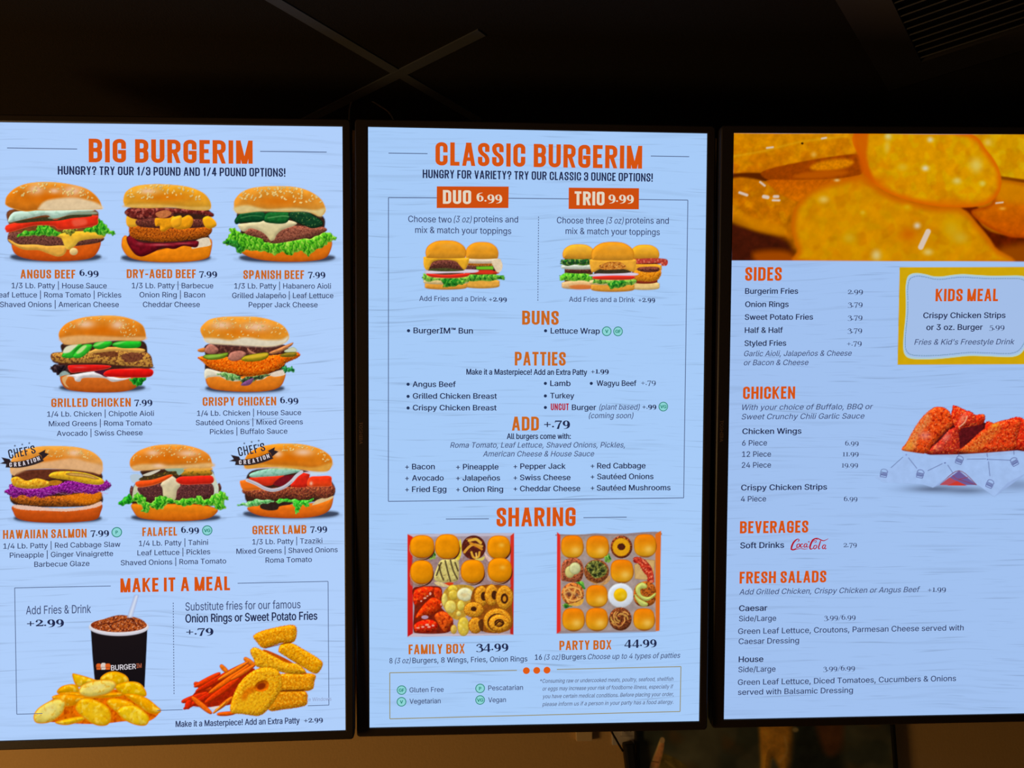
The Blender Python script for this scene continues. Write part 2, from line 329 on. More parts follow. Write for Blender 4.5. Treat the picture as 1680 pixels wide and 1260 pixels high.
    p.s([(560, 660), (620, 630), (590, 700), (620, 745), (580, 720)], (222, 190, 140), al=.8)
    p.s([(600, 640), (700, 620), (850, 600), (930, 625), (1080, 660), (1180, 655), (1100, 680), (1010, 692), (940, 660), (800, 655), (740, 662), (720, 690), (680, 685), (660, 650)], (226, 222, 222), n=(.08, 6), b=(.3, 6))
    p.leaf([(1165, 670), (1220, 655), (1318, 655), (1290, 700), (1235, 735), (1205, 715)], (30, 140, 40), (16, 80, 28), (110, 200, 90), 3)
    p.s([(610, 560), (640, 540), (800, 535), (980, 545), (985, 570), (860, 595), (720, 605), (640, 610)], (196, 34, 30), e=((236, 110, 100), 2, .5), n=(.14, 9), b=(.3, 6))
    p.s([(850, 602), (930, 590), (1000, 600), (960, 650), (900, 625)], (70, 24, 44), n=(.2, 5))
    p.s([(930, 620), (980, 585), (1100, 575), (1355, 575), (1358, 645), (1200, 655), (1040, 650), (960, 645)], (206, 32, 26), g=(190, 24, 22), e=((236, 100, 90), 2, .45), n=(.12, 9), b=(.3, 7))
    p.blob(720, 562, 60, 8, (240, 130, 130), .5); p.blob(1180, 580, 90, 6, (235, 120, 100), .5)
    p.s([(455, 470), (470, 435), (540, 425), (700, 420), (900, 405), (1080, 400), (1290, 420), (1355, 455), (1372, 520), (1375, 560), (1300, 575), (1150, 560), (1040, 545), (880, 525), (700, 530), (560, 530), (480, 510)], (190, 140, 70), cr=[((96, 54, 34), 4.5, .5, .85), ((228, 178, 90), 3, .6, .7)], n=(.2, 3), b=(.4, 8), e=((88, 48, 30), 2.2, .6))
    p.s([(820, 430), (1000, 410), (1060, 440), (1040, 470), (900, 455)], (88, 42, 30), al=.75, n=(.3, 3), jag=2); p.s([(1100, 450), (1200, 425), (1290, 450), (1260, 500), (1160, 520), (1110, 500)], (96, 48, 40), al=.75, n=(.3, 3), jag=2)
    p.s([(470, 505), (600, 528), (760, 525), (1050, 545), (1372, 560), (1340, 575), (1150, 560), (900, 540), (560, 540)], (66, 34, 30), al=.8)
    p.s([(800, 440), (820, 415), (900, 385), (1080, 380), (1280, 395), (1300, 420), (1230, 430), (1050, 415), (900, 430)], (222, 172, 92), n=(.1, 6), b=(.3, 5))
    for P, c in (([(560, 470), (568, 435), (600, 380), (720, 350), (735, 365), (680, 420), (650, 478)], (60, 185, 60)), ([(655, 470), (680, 420), (750, 360), (820, 355), (830, 375), (790, 430), (720, 478)], (66, 190, 62)), ([(835, 370), (870, 335), (960, 325), (1005, 330), (1000, 362), (930, 395), (870, 398)], (50, 180, 55)), ([(1010, 355), (1060, 330), (1180, 322), (1265, 330), (1250, 382), (1120, 392), (1030, 375)], (44, 176, 52))):
        p.s(P, c, e=((24, 130, 34), 2.5, .7), n=(.1, 7), b=(.35, 7))
    p.s([(565, 430), (600, 375), (700, 355), (660, 400), (620, 430)], (228, 226, 196), soft=1.5); p.s([(690, 425), (745, 372), (780, 372), (740, 420), (700, 440)], (196, 224, 150), soft=1.5)
    p.s([(840, 368), (900, 335), (940, 335), (880, 368)], (190, 220, 140), al=.7, soft=1.5); p.s([(1020, 352), (1080, 335), (1130, 332), (1060, 356)], (170, 215, 130), al=.7, soft=1.5)
    T = [(527, 280), (545, 220), (610, 160), (740, 115), (900, 98), (1060, 100), (1190, 130), (1280, 180), (1310, 250), (1310, 300), (1270, 322), (1150, 322), (1010, 320), (880, 330), (740, 350), (610, 358), (560, 340)]
    bun_top(p, T, c=(214, 140, 52), cream=([(540, 300), (700, 275), (900, 280), (1100, 290), (1308, 290), (1270, 324), (1010, 322), (740, 352), (600, 358), (556, 335)], (226, 178, 122)), hi=[(770, 175, 75, 35), (1060, 180, 60, 40)], seeds=58, seedP=[(560, 250), (640, 165), (900, 105), (1180, 140), (1290, 250), (1120, 290), (1040, 180), (840, 140), (700, 200)], )
    # --- crispy chicken
    p = pic('burger_picture', 'picture of a burger with crispy chicken, onions and pickles', (322, 514, 496, 648), (280, 500, 5.25), seed=81)
    p.shadow(640, 740, 340, 30)
    p.gap([(320, 340), (650, 350), (980, 345), (1000, 450), (930, 600), (650, 660), (330, 620), (300, 450)])
    bun_bot(p, [(300, 620), (310, 680), (350, 720), (450, 740), (640, 752), (820, 745), (930, 715), (975, 660), (985, 580), (880, 590), (500, 620), (320, 580)], (226, 142, 56), (210, 115, 34))
    p.s([(290, 590), (310, 550), (400, 570), (500, 600), (620, 640), (560, 660), (480, 645), (420, 620), (330, 625), (298, 640)], (226, 220, 200), n=(.08, 6), b=(.25, 5))
    p.s([(740, 650), (860, 590), (960, 560), (985, 580), (980, 605), (900, 620), (850, 612), (800, 640)], (230, 214, 196), n=(.08, 6))
    p.leaf([(400, 590), (480, 585), (580, 605), (600, 640), (540, 655), (480, 640), (430, 610)], (110, 160, 90), (40, 90, 50), (190, 215, 160), 3)
    p.leaf([(600, 640), (680, 620), (860, 595), (800, 630), (720, 660), (700, 665), (640, 690), (610, 670)], (50, 70, 48), (24, 30, 30), (150, 180, 110), 3)
    p.s([(605, 690), (650, 655), (715, 632), (700, 670), (680, 690), (640, 698)], (120, 76, 120), n=(.2, 4), b=(.3, 4))
    p.leaf([(955, 545), (990, 528), (1020, 540), (1050, 535), (1072, 572), (1030, 578), (990, 585), (970, 565)], (40, 130, 70), (16, 70, 40), (110, 180, 120), 2)
    p.s([(232, 455), (300, 440), (500, 450), (800, 440), (1000, 420), (1080, 405), (1118, 430), (1090, 460), (1000, 500), (950, 540), (880, 575), (780, 605), (690, 615), (600, 605), (500, 585), (400, 565), (330, 535), (270, 490)], (226, 108, 26), cr=[((168, 58, 10), 4, .55, .75), ((250, 165, 55), 3, .58, .75)], n=(.22, 3), b=(.5, 9), jag=1.2)
    p.s([(320, 340), (500, 345), (800, 352), (980, 345), (940, 420), (700, 440), (480, 430), (320, 410)], (74, 40, 36), n=(.35, 4), cr=((140, 90, 75), 5, .58, .6))
    p.s([(235, 385), (290, 370), (310, 395), (280, 410), (240, 405)], (196, 125, 60), b=(.4, 4))
    for P, c in (([(290, 400), (320, 345), (360, 340), (410, 380), (400, 410), (340, 425)], (176, 116, 100)), ([(495, 450), (520, 410), (600, 395), (650, 420), (610, 470), (540, 485), (500, 470)], (178, 120, 104)), ([(850, 410), (940, 370), (1050, 325), (1040, 355), (960, 400), (880, 425)], (206, 140, 90)), ([(660, 370), (700, 400), (740, 420), (720, 430), (670, 405)], (190, 130, 105))):
        p.s(P, c, n=(.25, 5), b=(.4, 5), e=((110, 60, 55), 1.6, .5))
    p.s([(980, 395), (1050, 365), (1085, 385), (1080, 405), (1000, 410)], (210, 214, 190), e=((150, 170, 120), 1.6, .6))
    for P, c in (([(280, 455), (300, 430), (400, 425), (490, 412), (488, 440), (440, 465), (340, 475)], (120, 150, 50)), ([(608, 470), (640, 440), (740, 420), (835, 412), (838, 450), (780, 480), (690, 490), (630, 485)], (168, 150, 40)), ([(940, 440), (1000, 410), (1080, 410), (1075, 440), (1000, 452)], (140, 120, 44))):
        p.s(P, c, e=((80, 90, 24), 2.2, .7), n=(.15, 5), b=(.4, 6))
    p.s([(300, 450), (360, 432), (450, 430), (400, 450), (330, 460)], (160, 200, 90), al=.7, soft=2); p.s([(640, 455), (740, 428), (830, 420), (820, 440), (700, 462)], (226, 190, 70), al=.8, soft=2)
    T = [(255, 220), (275, 175), (340, 125), (450, 104), (600, 100), (750, 105), (880, 135), (970, 180), (1015, 245), (1015, 300), (960, 340), (830, 362), (680, 352), (520, 345), (330, 330), (280, 280)]
    bun_top(p, T, c=(224, 150, 56), lowc=(216, 150, 60), cream=([(290, 290), (400, 290), (520, 305), (640, 280), (800, 300), (950, 300), (1012, 270), (1005, 310), (960, 342), (830, 364), (520, 347), (330, 332)], (228, 222, 204)), hi=[(440, 175, 85, 35), (740, 190, 110, 40)], seeds=85, seedP=[(270, 220), (340, 135), (600, 105), (880, 140), (1000, 240), (820, 270), (560, 280), (330, 250)], )
    # --- Hawaiian salmon
    p = pic('burger_picture', 'picture of a burger with purple cabbage slaw and pineapple rings', (4, 729, 190, 863), (0, 710, 5.479), seed=101)
    p.shadow(520, 790, 395, 32)
    p.gap([(140, 350), (450, 325), (890, 350), (900, 500), (900, 640), (500, 670), (120, 640), (110, 450)])
    bun_bot(p, [(118, 660), (122, 720), (160, 770), (280, 800), (500, 810), (740, 800), (870, 775), (905, 720), (908, 640), (700, 680), (300, 680)], (196, 96, 38), (178, 74, 24))
    p.s([(120, 650), (200, 650), (400, 670), (600, 680), (800, 655), (905, 615), (910, 650), (820, 680), (620, 705), (400, 700), (200, 690), (122, 668)], (232, 196, 178), n=(.08, 5), jag=1)
    p.s([(90, 585), (160, 560), (400, 570), (620, 560), (800, 530), (905, 530), (915, 580), (890, 620), (800, 645), (640, 660), (420, 655), (220, 645), (140, 620)], (166, 92, 34), cr=[((92, 50, 24), 4, .54, .75), ((216, 130, 50), 3, .6, .7)], n=(.2, 4), b=(.5, 9), jag=1)
    p.s([(580, 570), (760, 540), (900, 535), (910, 580), (850, 630), (740, 640), (620, 600)], (226, 128, 26), al=.75, n=(.2, 3), soft=4, cr=((250, 165, 60), 3, .58, .7))
    p.s([(38, 525), (80, 500), (85, 465), (150, 470), (300, 500), (500, 470), (640, 430), (800, 460), (930, 440), (960, 425), (1002, 475), (950, 520), (900, 525), (840, 550), (700, 535), (640, 545), (560, 535), (470, 560), (380, 585), (320, 570), (270, 580), (200, 555), (130, 585), (80, 560)], (132, 34, 130), cr=[((80, 14, 84), 3.5, .52, .8), ((190, 96, 190), 2.8, .6, .75)], n=(.3, 3), b=(.4, 6), jag=2.4)
    for k in range(26):
        x = 90+k*34; y = 500-20*np.sin(k*.4)+p.rs.rand()*40
        p.ln([(x, y), (x+14, y+16*p.rs.rand()), (x+30, y+8)], 1.0, (214, 140, 214), al=.55)
    p.s([(130, 385), (200, 345), (400, 330), (700, 335), (880, 350), (900, 385), (700, 380), (400, 420), (200, 420)], (92, 48, 34), n=(.3, 5))
    p.s([(100, 430), (110, 405), (160, 395), (240, 430), (330, 410), (420, 430), (460, 450), (440, 480), (340, 500), (220, 500), (130, 480)], (214, 160, 50), cr=[((240, 205, 90), 4, .55, .7), ((160, 90, 30), 4, .63, .7)], n=(.15, 5), b=(.4, 7))
    p.s([(440, 440), (500, 425), (560, 440), (520, 470), (460, 470)], (180, 120, 40), n=(.2, 4))
    p.s([(440, 390), (480, 355), (600, 345), (760, 360), (890, 400), (935, 430), (925, 460), (860, 468), (740, 450), (620, 425), (500, 410)], (228, 178, 54), g=(232, 190, 60), cr=((196, 130, 40), 4, .6, .6), n=(.12, 6), b=(.4, 7))
    p.s([(590, 372), (640, 358), (780, 372), (890, 410), (860, 418), (760, 400), (650, 388)], (206, 160, 96), al=.9, e=((90, 60, 30), 2, .8), n=(.2, 4))
    T = [(98, 360), (92, 300), (110, 230), (180, 165), (330, 125), (520, 118), (700, 130), (830, 170), (910, 240), (925, 300), (905, 370), (820, 352), (640, 330), (420, 322), (260, 330), (160, 352), (130, 385)]
    bun_top(p, T, c=(222, 152, 62), lowc=(222, 172, 120), cream=([(100, 340), (180, 290), (400, 262), (650, 230), (780, 260), (918, 300), (905, 368), (820, 352), (640, 330), (420, 322), (260, 330), (130, 378)], (226, 182, 138)), hi=[(670, 180, 60, 30)], seeds=34, seedP=[(420, 170), (480, 140), (640, 130), (800, 180), (860, 260), (700, 200), (520, 215), (440, 210)])
    # --- falafel
    p = pic('burger_picture', 'picture of a burger with dark patty, pickles, tomato and curly lettuce', (193, 727, 377, 861), (190, 710, 5.476), seed=121)
    p.shadow(540, 780, 400, 30)
    p.gap([(240, 335), (560, 320), (850, 325), (880, 450), (900, 640), (550, 680), (150, 640), (160, 480), (240, 400)])
    bun_bot(p, [(145, 640), (160, 710), (220, 765), (400, 790), (600, 795), (780, 780), (880, 745), (908, 680), (700, 640), (300, 640)], (222, 138, 40), (206, 106, 28))
    p.s([(132, 385), (190, 370), (240, 395), (200, 440), (150, 445)], (190, 205, 214), al=.9)
    p.s([(125, 520), (140, 475), (160, 500), (155, 570), (130, 560)], (100, 62, 62), **MEAT); p.s([(910, 480), (930, 450), (950, 490), (940, 530), (915, 530)], (92, 56, 50), **MEAT)
    p.s([(150, 590), (165, 480), (200, 460), (220, 560), (180, 600)], (206, 208, 180), n=(.1, 6)); p.s([(860, 340), (900, 420), (925, 500), (910, 570), (860, 560), (850, 440)], (206, 214, 196), n=(.1, 6))
    p.s([(195, 500), (260, 470), (400, 460), (420, 540), (400, 600), (300, 605), (230, 560)], (86, 48, 50), **MEAT)
    p.s([(550, 520), (600, 460), (760, 455), (865, 460), (875, 560), (760, 600), (600, 610), (540, 590)], (88, 48, 50), **MEAT)
    p.s([(405, 460), (470, 400), (520, 395), (580, 465), (550, 520), (535, 600), (480, 615), (430, 580), (420, 500)], (222, 208, 180), g=(206, 196, 150), n=(.08, 8), b=(.25, 8))
    p.leaf([(28, 635), (80, 575), (130, 555), (150, 600), (140, 630), (70, 655)], (44, 160, 44), (20, 100, 30), (110, 200, 80), 3)
    p.leaf([(150, 600), (170, 555), (210, 545), (260, 575), (280, 620), (340, 620), (360, 575), (420, 570), (480, 580), (540, 610), (600, 590), (700, 590), (740, 560), (800, 600), (860, 570), (900, 545), (950, 525), (1000, 560), (1012, 595), (975, 620), (985, 680), (920, 695), (880, 660), (800, 655), (740, 640), (660, 650), (590, 660), (520, 630), (460, 645), (420, 680), (360, 690), (310, 660), (300, 710), (230, 705), (240, 660), (190, 630)], (84, 180, 48), (22, 104, 28), (186, 220, 110), 16)
    p.s([(175, 450), (220, 430), (330, 420), (480, 375), (520, 370), (500, 395), (400, 450), (300, 480), (200, 488)], (222, 84, 34), e=((240, 140, 80), 2, .6), b=(.3, 6), n=(.1, 7))
    p.s([(540, 430), (580, 395), (700, 388), (860, 385), (872, 450), (760, 462), (600, 465)], (204, 44, 30), e=((235, 110, 80), 2, .5), b=(.3, 7), n=(.1, 7))
    p.s([(210, 415), (260, 390), (400, 360), (520, 335), (570, 350), (560, 395), (480, 375), (360, 410), (230, 425)], (66, 52, 30), n=(.3, 5), cr=((130, 105, 40), 5, .58, .7))
    p.s([(585, 355), (640, 340), (800, 335), (860, 345), (855, 380), (720, 385), (600, 385)], (170, 125, 44), cr=((100, 80, 30), 5, .56, .7), b=(.4, 5))
    p.s([(450, 320), (600, 315), (620, 335), (575, 380), (550, 365), (540, 345), (470, 345)], (150, 180, 160), al=.95)
    p.s([(610, 325), (700, 312), (850, 312), (858, 335), (720, 342), (640, 345)], (230, 170, 80), n=(.1, 5))
    T = [(126, 290), (135, 230), (200, 165), (320, 120), (450, 104), (600, 108), (740, 140), (830, 190), (862, 250), (860, 310), (760, 318), (560, 315), (420, 322), (300, 335), (190, 340), (150, 325)]
    bun_top(p, T, c=(220, 142, 56), cream=([(150, 300), (260, 280), (450, 290), (640, 285), (860, 270), (858, 312), (560, 318), (420, 325), (190, 342), (150, 326)], (226, 186, 130)), hi=[(335, 180, 60, 28), (650, 185, 90, 30), (385, 295, 50, 20)], seeds=62, seedP=[(150, 260), (220, 165), (450, 112), (740, 150), (840, 250), (640, 265), (480, 215), (280, 240)])
    p.s([(330, 345), (400, 330), (380, 350), (300, 385), (240, 380)], (232, 228, 210), al=.9)
    # --- Greek lamb
    p = pic('burger_picture', 'picture of a burger with onion loop, tomato and mixed greens', (387, 727, 562, 860), (370, 710, 5.478), seed=141)
    p.shadow(590, 750, 430, 34)
    p.gap([(240, 340), (560, 320), (740, 345), (740, 400), (940, 420), (960, 580), (600, 640), (220, 640), (180, 480)])
    bun_bot(p, [(200, 670), (220, 710), (330, 750), (520, 768), (720, 765), (870, 735), (945, 680), (970, 590), (960, 572), (850, 620), (600, 640), (300, 650)], (224, 130, 44), (208, 98, 30))
    p.s([(820, 605), (900, 580), (965, 568), (960, 590), (860, 630), (780, 650)], (222, 196, 150), n=(.08, 5))
    p.s([(310, 660), (340, 640), (480, 630), (590, 625), (580, 645), (490, 660), (465, 690), (400, 698), (330, 685)], (46, 34, 30), n=(.3, 5))
    p.leaf([(100, 650), (150, 635), (210, 615), (300, 600), (430, 605), (400, 630), (300, 650), (200, 665)], (110, 185, 110), (60, 130, 70), (190, 225, 180), 4)
    p.leaf([(455, 615), (520, 590), (600, 600), (690, 605), (790, 595), (760, 630), (740, 665), (690, 655), (670, 680), (660, 715), (625, 720), (620, 670), (590, 625), (480, 630)], (70, 190, 60), (24, 130, 34), (150, 226, 110), 5)
    p.s([(148, 525), (180, 500), (300, 505), (500, 490), (700, 480), (900, 480), (965, 465), (988, 510), (965, 560), (900, 590), (800, 578), (690, 600), (560, 580), (400, 600), (250, 580), (180, 555)], (130, 64, 46), cr=[((70, 34, 30), 3.6, .54, .8), ((196, 122, 74), 3, .6, .75)], n=(.25, 3), b=(.5, 8), jag=1)
    p.s([(128, 440), (160, 425), (230, 420), (300, 470), (340, 505), (260, 515), (160, 515)], (226, 118, 40), e=((240, 160, 90), 2, .6), b=(.3, 6))
    p.s([(210, 410), (300, 395), (420, 385), (530, 385), (500, 420), (400, 475), (300, 460)], (206, 58, 34), b=(.3, 6), n=(.12, 7)); p.s([(430, 460), (520, 390), (620, 385), (600, 430), (520, 480)], (110, 24, 34), n=(.2, 6))
    p.s([(590, 485), (620, 420), (700, 360), (760, 355), (755, 400), (740, 480)], (200, 44, 30), n=(.15, 6), b=(.3, 6))
    p.s([(740, 480), (755, 400), (850, 388), (945, 390), (955, 440), (945, 480), (850, 485)], (214, 54, 30), g=(228, 80, 36), e=((240, 140, 90), 2, .5), b=(.3, 7), n=(.1, 7)); p.blob(770, 455, 16, 20, (245, 220, 200), .8)
    p.s([(700, 355), (780, 350), (910, 345), (900, 365), (780, 385), (750, 370)], (206, 222, 240), al=.9)
    p.s([(215, 375), (280, 345), (420, 318), (560, 312), (640, 325), (690, 345), (600, 365), (500, 385), (350, 395), (240, 400)], (160, 206, 186), cr=((110, 170, 140), 6, .56, .6), b=(.3, 5))
    p.ln([(195, 425), (280, 460), (350, 498), (430, 515), (520, 490), (590, 440), (640, 385), (685, 352)], 5.4, (206, 206, 214)); p.ln([(200, 428), (290, 470), (360, 505), (430, 519), (520, 497), (600, 440)], 1.4, (150, 150, 170), al=.8)
    T = [(172, 310), (165, 270), (200, 190), (300, 130), (430, 102), (560, 96), (700, 104), (840, 140), (930, 195), (962, 250), (950, 310), (910, 345), (780, 345), (640, 325), (480, 305), (320, 315), (200, 325)]
    bun_top(p, T, c=(222, 146, 46), cream=([(180, 300), (300, 280), (450, 290), (640, 300), (800, 310), (955, 270), (945, 315), (905, 346), (780, 346), (640, 326), (320, 316), (190, 324)], (222, 166, 80)), hi=[(700, 175, 80, 34), (470, 190, 40, 30)], seeds=46, seedP=[(460, 150), (540, 105), (700, 112), (860, 160), (940, 230), (900, 260), (780, 160), (560, 160)])

def meal_pictures():
    k = (0, 930, 4.345)
    p = pic('drink_picture', 'picture of a black paper cup of iced cola with a straw', (144, 972, 248, 1130), k, seed=200)
    p.s([(648, 450), (850, 480), (1052, 440), (1045, 600), (1032, 860), (860, 870), (680, 860), (660, 640)], (26, 20, 22), g=(20, 16, 20), sm=0, b=(.2, 8))
    p.el(848, 430, 214, 62, (214, 212, 222), soft=1); p.el(848, 420, 208, 57, (232, 230, 236), soft=1)
    p.el(848, 415, 200, 50, (150, 66, 30), cr=[((88, 30, 18), 4, .52, .8), ((226, 150, 110), 3, .6, .8)], n=(.3, 4))
    p.s([(690, 400), (740, 372), (830, 345), (900, 345), (1000, 370), (1040, 405), (1010, 440), (860, 462), (740, 455)], (176, 92, 44), cr=[((96, 36, 20), 4, .5, .85), ((236, 176, 140), 3.2, .62, .8)], n=(.3, 4))
    for P in ([(770, 410), (900, 370), (960, 380)], [(920, 360), (960, 390), (975, 420)], [(700, 420), (760, 400), (790, 430)]): p.ln(P, 1.5, (70, 24, 18), al=.8)
    p.s([(958, 200), (992, 200), (945, 362), (906, 362)], (196, 206, 232), g=(206, 214, 236), e=((140, 150, 200), 1.5, .6), sm=0, al=.85)
    p.ln([(975, 205), (925, 360)], 2, (236, 240, 250), al=.7)
    # little burger mark and the word on the cup
    for x, c in ((705, (216, 106, 50)), (738, (226, 214, 206)), (770, (216, 106, 50))):
        h = 20 if x != 738 else 25
        p.s([(x-17, 708-h*.1), (x-14, 708-h*.8), (x, 708-h), (x+14, 708-h*.8), (x+17, 708-h*.1)], c, soft=.5); p.ln([(x-16, 711), (x+16, 710)], 1.6, c, soft=.4); p.s([(x-17, 717), (x+17, 716), (x+14, 732), (x-14, 733)], c, soft=.5, sm=0)
    p = pic('fries_picture', 'picture of a heap of round potato slices fried yellow', (50, 1098, 266, 1196), k, seed=210)
    p.s([(240, 1080), (380, 940), (600, 880), (900, 880), (1080, 980), (1140, 1030), (1060, 1100), (900, 1100), (700, 1120), (430, 1110)], (214, 110, 20), n=(.25, 8), cr=((176, 70, 10), 8, .55, .7))
    chips = [([(515, 765), (560, 765), (660, 795), (690, 815), (600, 850), (545, 850)], (222, 178, 30)), ([(715, 800), (760, 755), (830, 745), (900, 775), (915, 820), (830, 850), (780, 840)], (226, 176, 24)),
      ([(410, 900), (440, 850), (530, 835), (570, 880), (540, 905)], (214, 160, 20)), ([(410, 905), (520, 890), (640, 900), (900, 890), (890, 915), (760, 935), (560, 930)], (226, 160, 24)),
      ([(820, 850), (900, 818), (990, 825), (1040, 880), (1035, 925), (930, 920), (860, 900)], (226, 180, 24)), ([(370, 930), (440, 905), (560, 915), (610, 930), (540, 985), (450, 990)], (222, 150, 24)),
      ([(560, 890), (590, 840), (680, 808), (800, 808), (830, 850), (770, 905), (660, 930), (590, 920)], (226, 206, 110)), ([(890, 910), (960, 905), (1050, 935), (1120, 990), (1150, 1020), (1130, 1045), (1060, 1040), (960, 970)], (228, 164, 24)),
      ([(760, 970), (800, 935), (900, 950), (960, 985), (900, 1040), (840, 1040)], (232, 170, 26)), ([(395, 1105), (500, 1075), (590, 1065), (600, 1090), (500, 1125), (430, 1125)], (232, 190, 40)),
      ([(240, 1060), (280, 1000), (380, 945), (450, 945), (470, 985), (430, 1060), (350, 1110), (260, 1112)], (226, 206, 106)), ([(540, 990), (580, 940), (660, 940), (760, 990), (795, 1060), (770, 1125), (690, 1130), (610, 1085), (550, 1030)], (230, 182, 34)),
      ([(835, 1030), (880, 990), (960, 985), (1030, 1030), (1065, 1080), (1040, 1130), (960, 1125), (880, 1085)], (232, 192, 40))]
    for P, c in chips:
        p.s(P, c, e=((216, 128, 16), 4, .7), n=(.12, 9), cr=[((244, 216, 110), 9, .55, .6), ((206, 140, 20), 7, .6, .5)], b=(.3, 9))
    p.blob(690, 860, 80, 26, (244, 232, 170), .6, rot=-.2); p.blob(350, 1020, 70, 40, (244, 234, 170), .6, rot=-.6); p.blob(690, 1040, 50, 40, (240, 210, 80), .5); p.blob(970, 1060, 50, 26, (244, 214, 80), .5)
    k = (270, 930, 4.344)
    p = pic('onion_ring_picture', 'picture of breaded onion rings beside orange sweet potato fries', (296, 1023, 532, 1180), k, seed=220)
    fr = [((130, 960), (300, 900), 44, (196, 52, 20)), ((150, 1005), (420, 850), 40, (190, 44, 18)), ((215, 830), (330, 870), 46, (206, 70, 22)), ((220, 850), (390, 760), 40, (214, 66, 20)), ((240, 880), (560, 700), 46, (186, 46, 16)), ((330, 890), (600, 700), 40, (226, 106, 26)), ((400, 700), (450, 750), 36, (226, 120, 30)), ((300, 960), (520, 800), 46, (206, 60, 18)), ((570, 650), (640, 700), 40, (222, 126, 40)), ((390, 800), (590, 680), 32, (236, 124, 36)), ((480, 800), (640, 700), 34, (228, 112, 32)), ((200, 930), (330, 1040), 40, (230, 110, 30)), ((370, 1020), (480, 930), 34, (232, 120, 34)), ((180, 950), (160, 1010), 46, (206, 46, 18)), ((380, 1050), (500, 1040), 34, (222, 96, 20)), ((350, 1040), (440, 960), 22, (236, 150, 50))]
    p.s([(180, 980), (230, 880), (400, 780), (600, 720), (640, 760), (500, 960), (400, 990), (300, 1000)], (150, 36, 14), n=(.3, 6))
    for (a, b, wd, c) in fr:
        d = np.array(b, float)-a; nrm = np.array([-d[1], d[0]])/np.linalg.norm(d)*wd*.5; a = np.array(a, float); b = a+d
        p.s([a-nrm*.6, a+nrm*.6, (a+b)/2+nrm*1.05, b+nrm*.6, b-nrm*.6, (a+b)/2-nrm*.95], c, e=((140, 40, 10), 1.8, .6), n=(.18, 4), b=(.5, 4))
    F = dict(n=(.2, 4), cr=[((186, 104, 14), 4, .55, .6), ((246, 200, 70), 3.4, .57, .7)], b=(.45, 9), jag=1, e=((186, 100, 14), 2.5, .5))
    p.s([(750, 880), (840, 870), (1000, 885), (1020, 940), (1000, 990), (860, 1015), (740, 1018)], (216, 140, 30), **F)
    p.s([(760, 800), (840, 760), (1060, 760), (1068, 820), (1040, 880), (850, 890), (780, 870)], (222, 148, 30), **F); p.ln([(830, 885), (900, 880), (990, 878)], 2.2, (96, 40, 12), al=.9)
    p.s([(700, 590), (860, 650), (1010, 750), (960, 765), (840, 740)], (186, 84, 18), n=(.2, 4))
    p.s([(610, 600), (650, 572), (760, 625), (870, 680), (950, 690), (1010, 750), (930, 765), (800, 745), (660, 712), (635, 660)], (226, 166, 36), **F)
    p.s([(812, 600), (830, 550), (900, 540), (1000, 590), (1110, 660), (1128, 700), (1100, 750), (1060, 758), (960, 700), (840, 625)], (228, 160, 28), **F)
    p.s([(632, 495), (680, 460), (790, 430), (900, 412), (940, 430), (940, 500), (910, 540), (830, 545), (710, 580), (660, 540)], (222, 150, 28), **F); p.ln([(720, 578), (800, 558), (905, 535)], 2, (120, 50, 12), al=.8)
    p.s([(470, 980), (520, 850), (600, 760), (700, 715), (800, 730), (838, 800), (830, 880), (760, 990), (680, 1060), (560, 1050), (480, 1040)], (226, 166, 36), **F)
    p.s([(640, 870), (660, 825), (710, 805), (742, 825), (735, 870), (690, 888)], (196, 100, 18), n=(.25, 4), b=(-.4, 6)); p.el(690, 850, 32, 22, (126, 46, 14), -.5, soft=2)
    p.s([(548, 930), (570, 880), (600, 860), (640, 850), (640, 890), (600, 910), (585, 945), (560, 955)], (206, 110, 20), al=.8, soft=3, n=(.25, 4))
    p.s([(520, 980), (600, 930), (680, 910), (740, 900), (700, 980), (600, 1030), (500, 1030)], (232, 180, 44), al=.5, soft=5, n=(.2, 4)); p.s([(330, 1000), (390, 990), (370, 1010), (340, 1015)], (232, 220, 214), al=.9)

def slider(p, x0, x1, top, cs, bun=(222, 150, 40)):
    """one small burger between x0 and x1 (crop frame): list of (y0, y1, colour, overhang, kind)"""
    w = x1-x0; c = (x0+x1)/2
    if cs: p.s([(x0+w*.06, top[1]-8), (x1-w*.06, top[1]-8), (x1-w*.06, cs[0][0]+14), (x0+w*.06, cs[0][0]+14)], (96, 58, 36), sm=0, n=(.3, 4))
    for (y0, y1, col, oh, kind) in cs:
        a, b = x0-oh, x1+oh
        P = [(a, (y0+y1)/2), (a+w*.06, y0+(y1-y0)*.2), (c, y0), (b-w*.06, y0+(y1-y0)*.2), (b, (y0+y1)/2), (b-w*.06, y1-(y1-y0)*.12), (c, y1), (a+w*.06, y1-(y1-y0)*.12)]
        if kind == 'leaf': p.leaf(P, col, veins=3)
        elif kind == 'meat': p.s(P, col, **MEAT)
        elif kind == 'fry': p.s(P, col, **FRY)
        else: p.s(P, col, n=(.1, 5), b=(.35, 5), e=(tuple(v*.7 for v in col), 1.4, .5))
    y0, y1 = top; h = y1-y0
    p.s([(x0+w*.01, y1-h*.1), (x0, y1-h*.4), (x0+w*.07, y0+h*.3), (x0+w*.25, y0+h*.06), (c, y0), (x1-w*.25, y0+h*.06), (x1-w*.07, y0+h*.3), (x1, y1-h*.4), (x1-w*.01, y1-h*.1), (x1-w*.07, y1), (c, y1+h*.03), (x0+w*.07, y1)], bun, g=(226, 160, 60), e=((180, 106, 20), 2, .5), n=(.08, 9), b=(.3, 10))
    p.blob(c+w*.05, y0+h*.3, w*.28, h*.2, (236, 180, 90), .5)

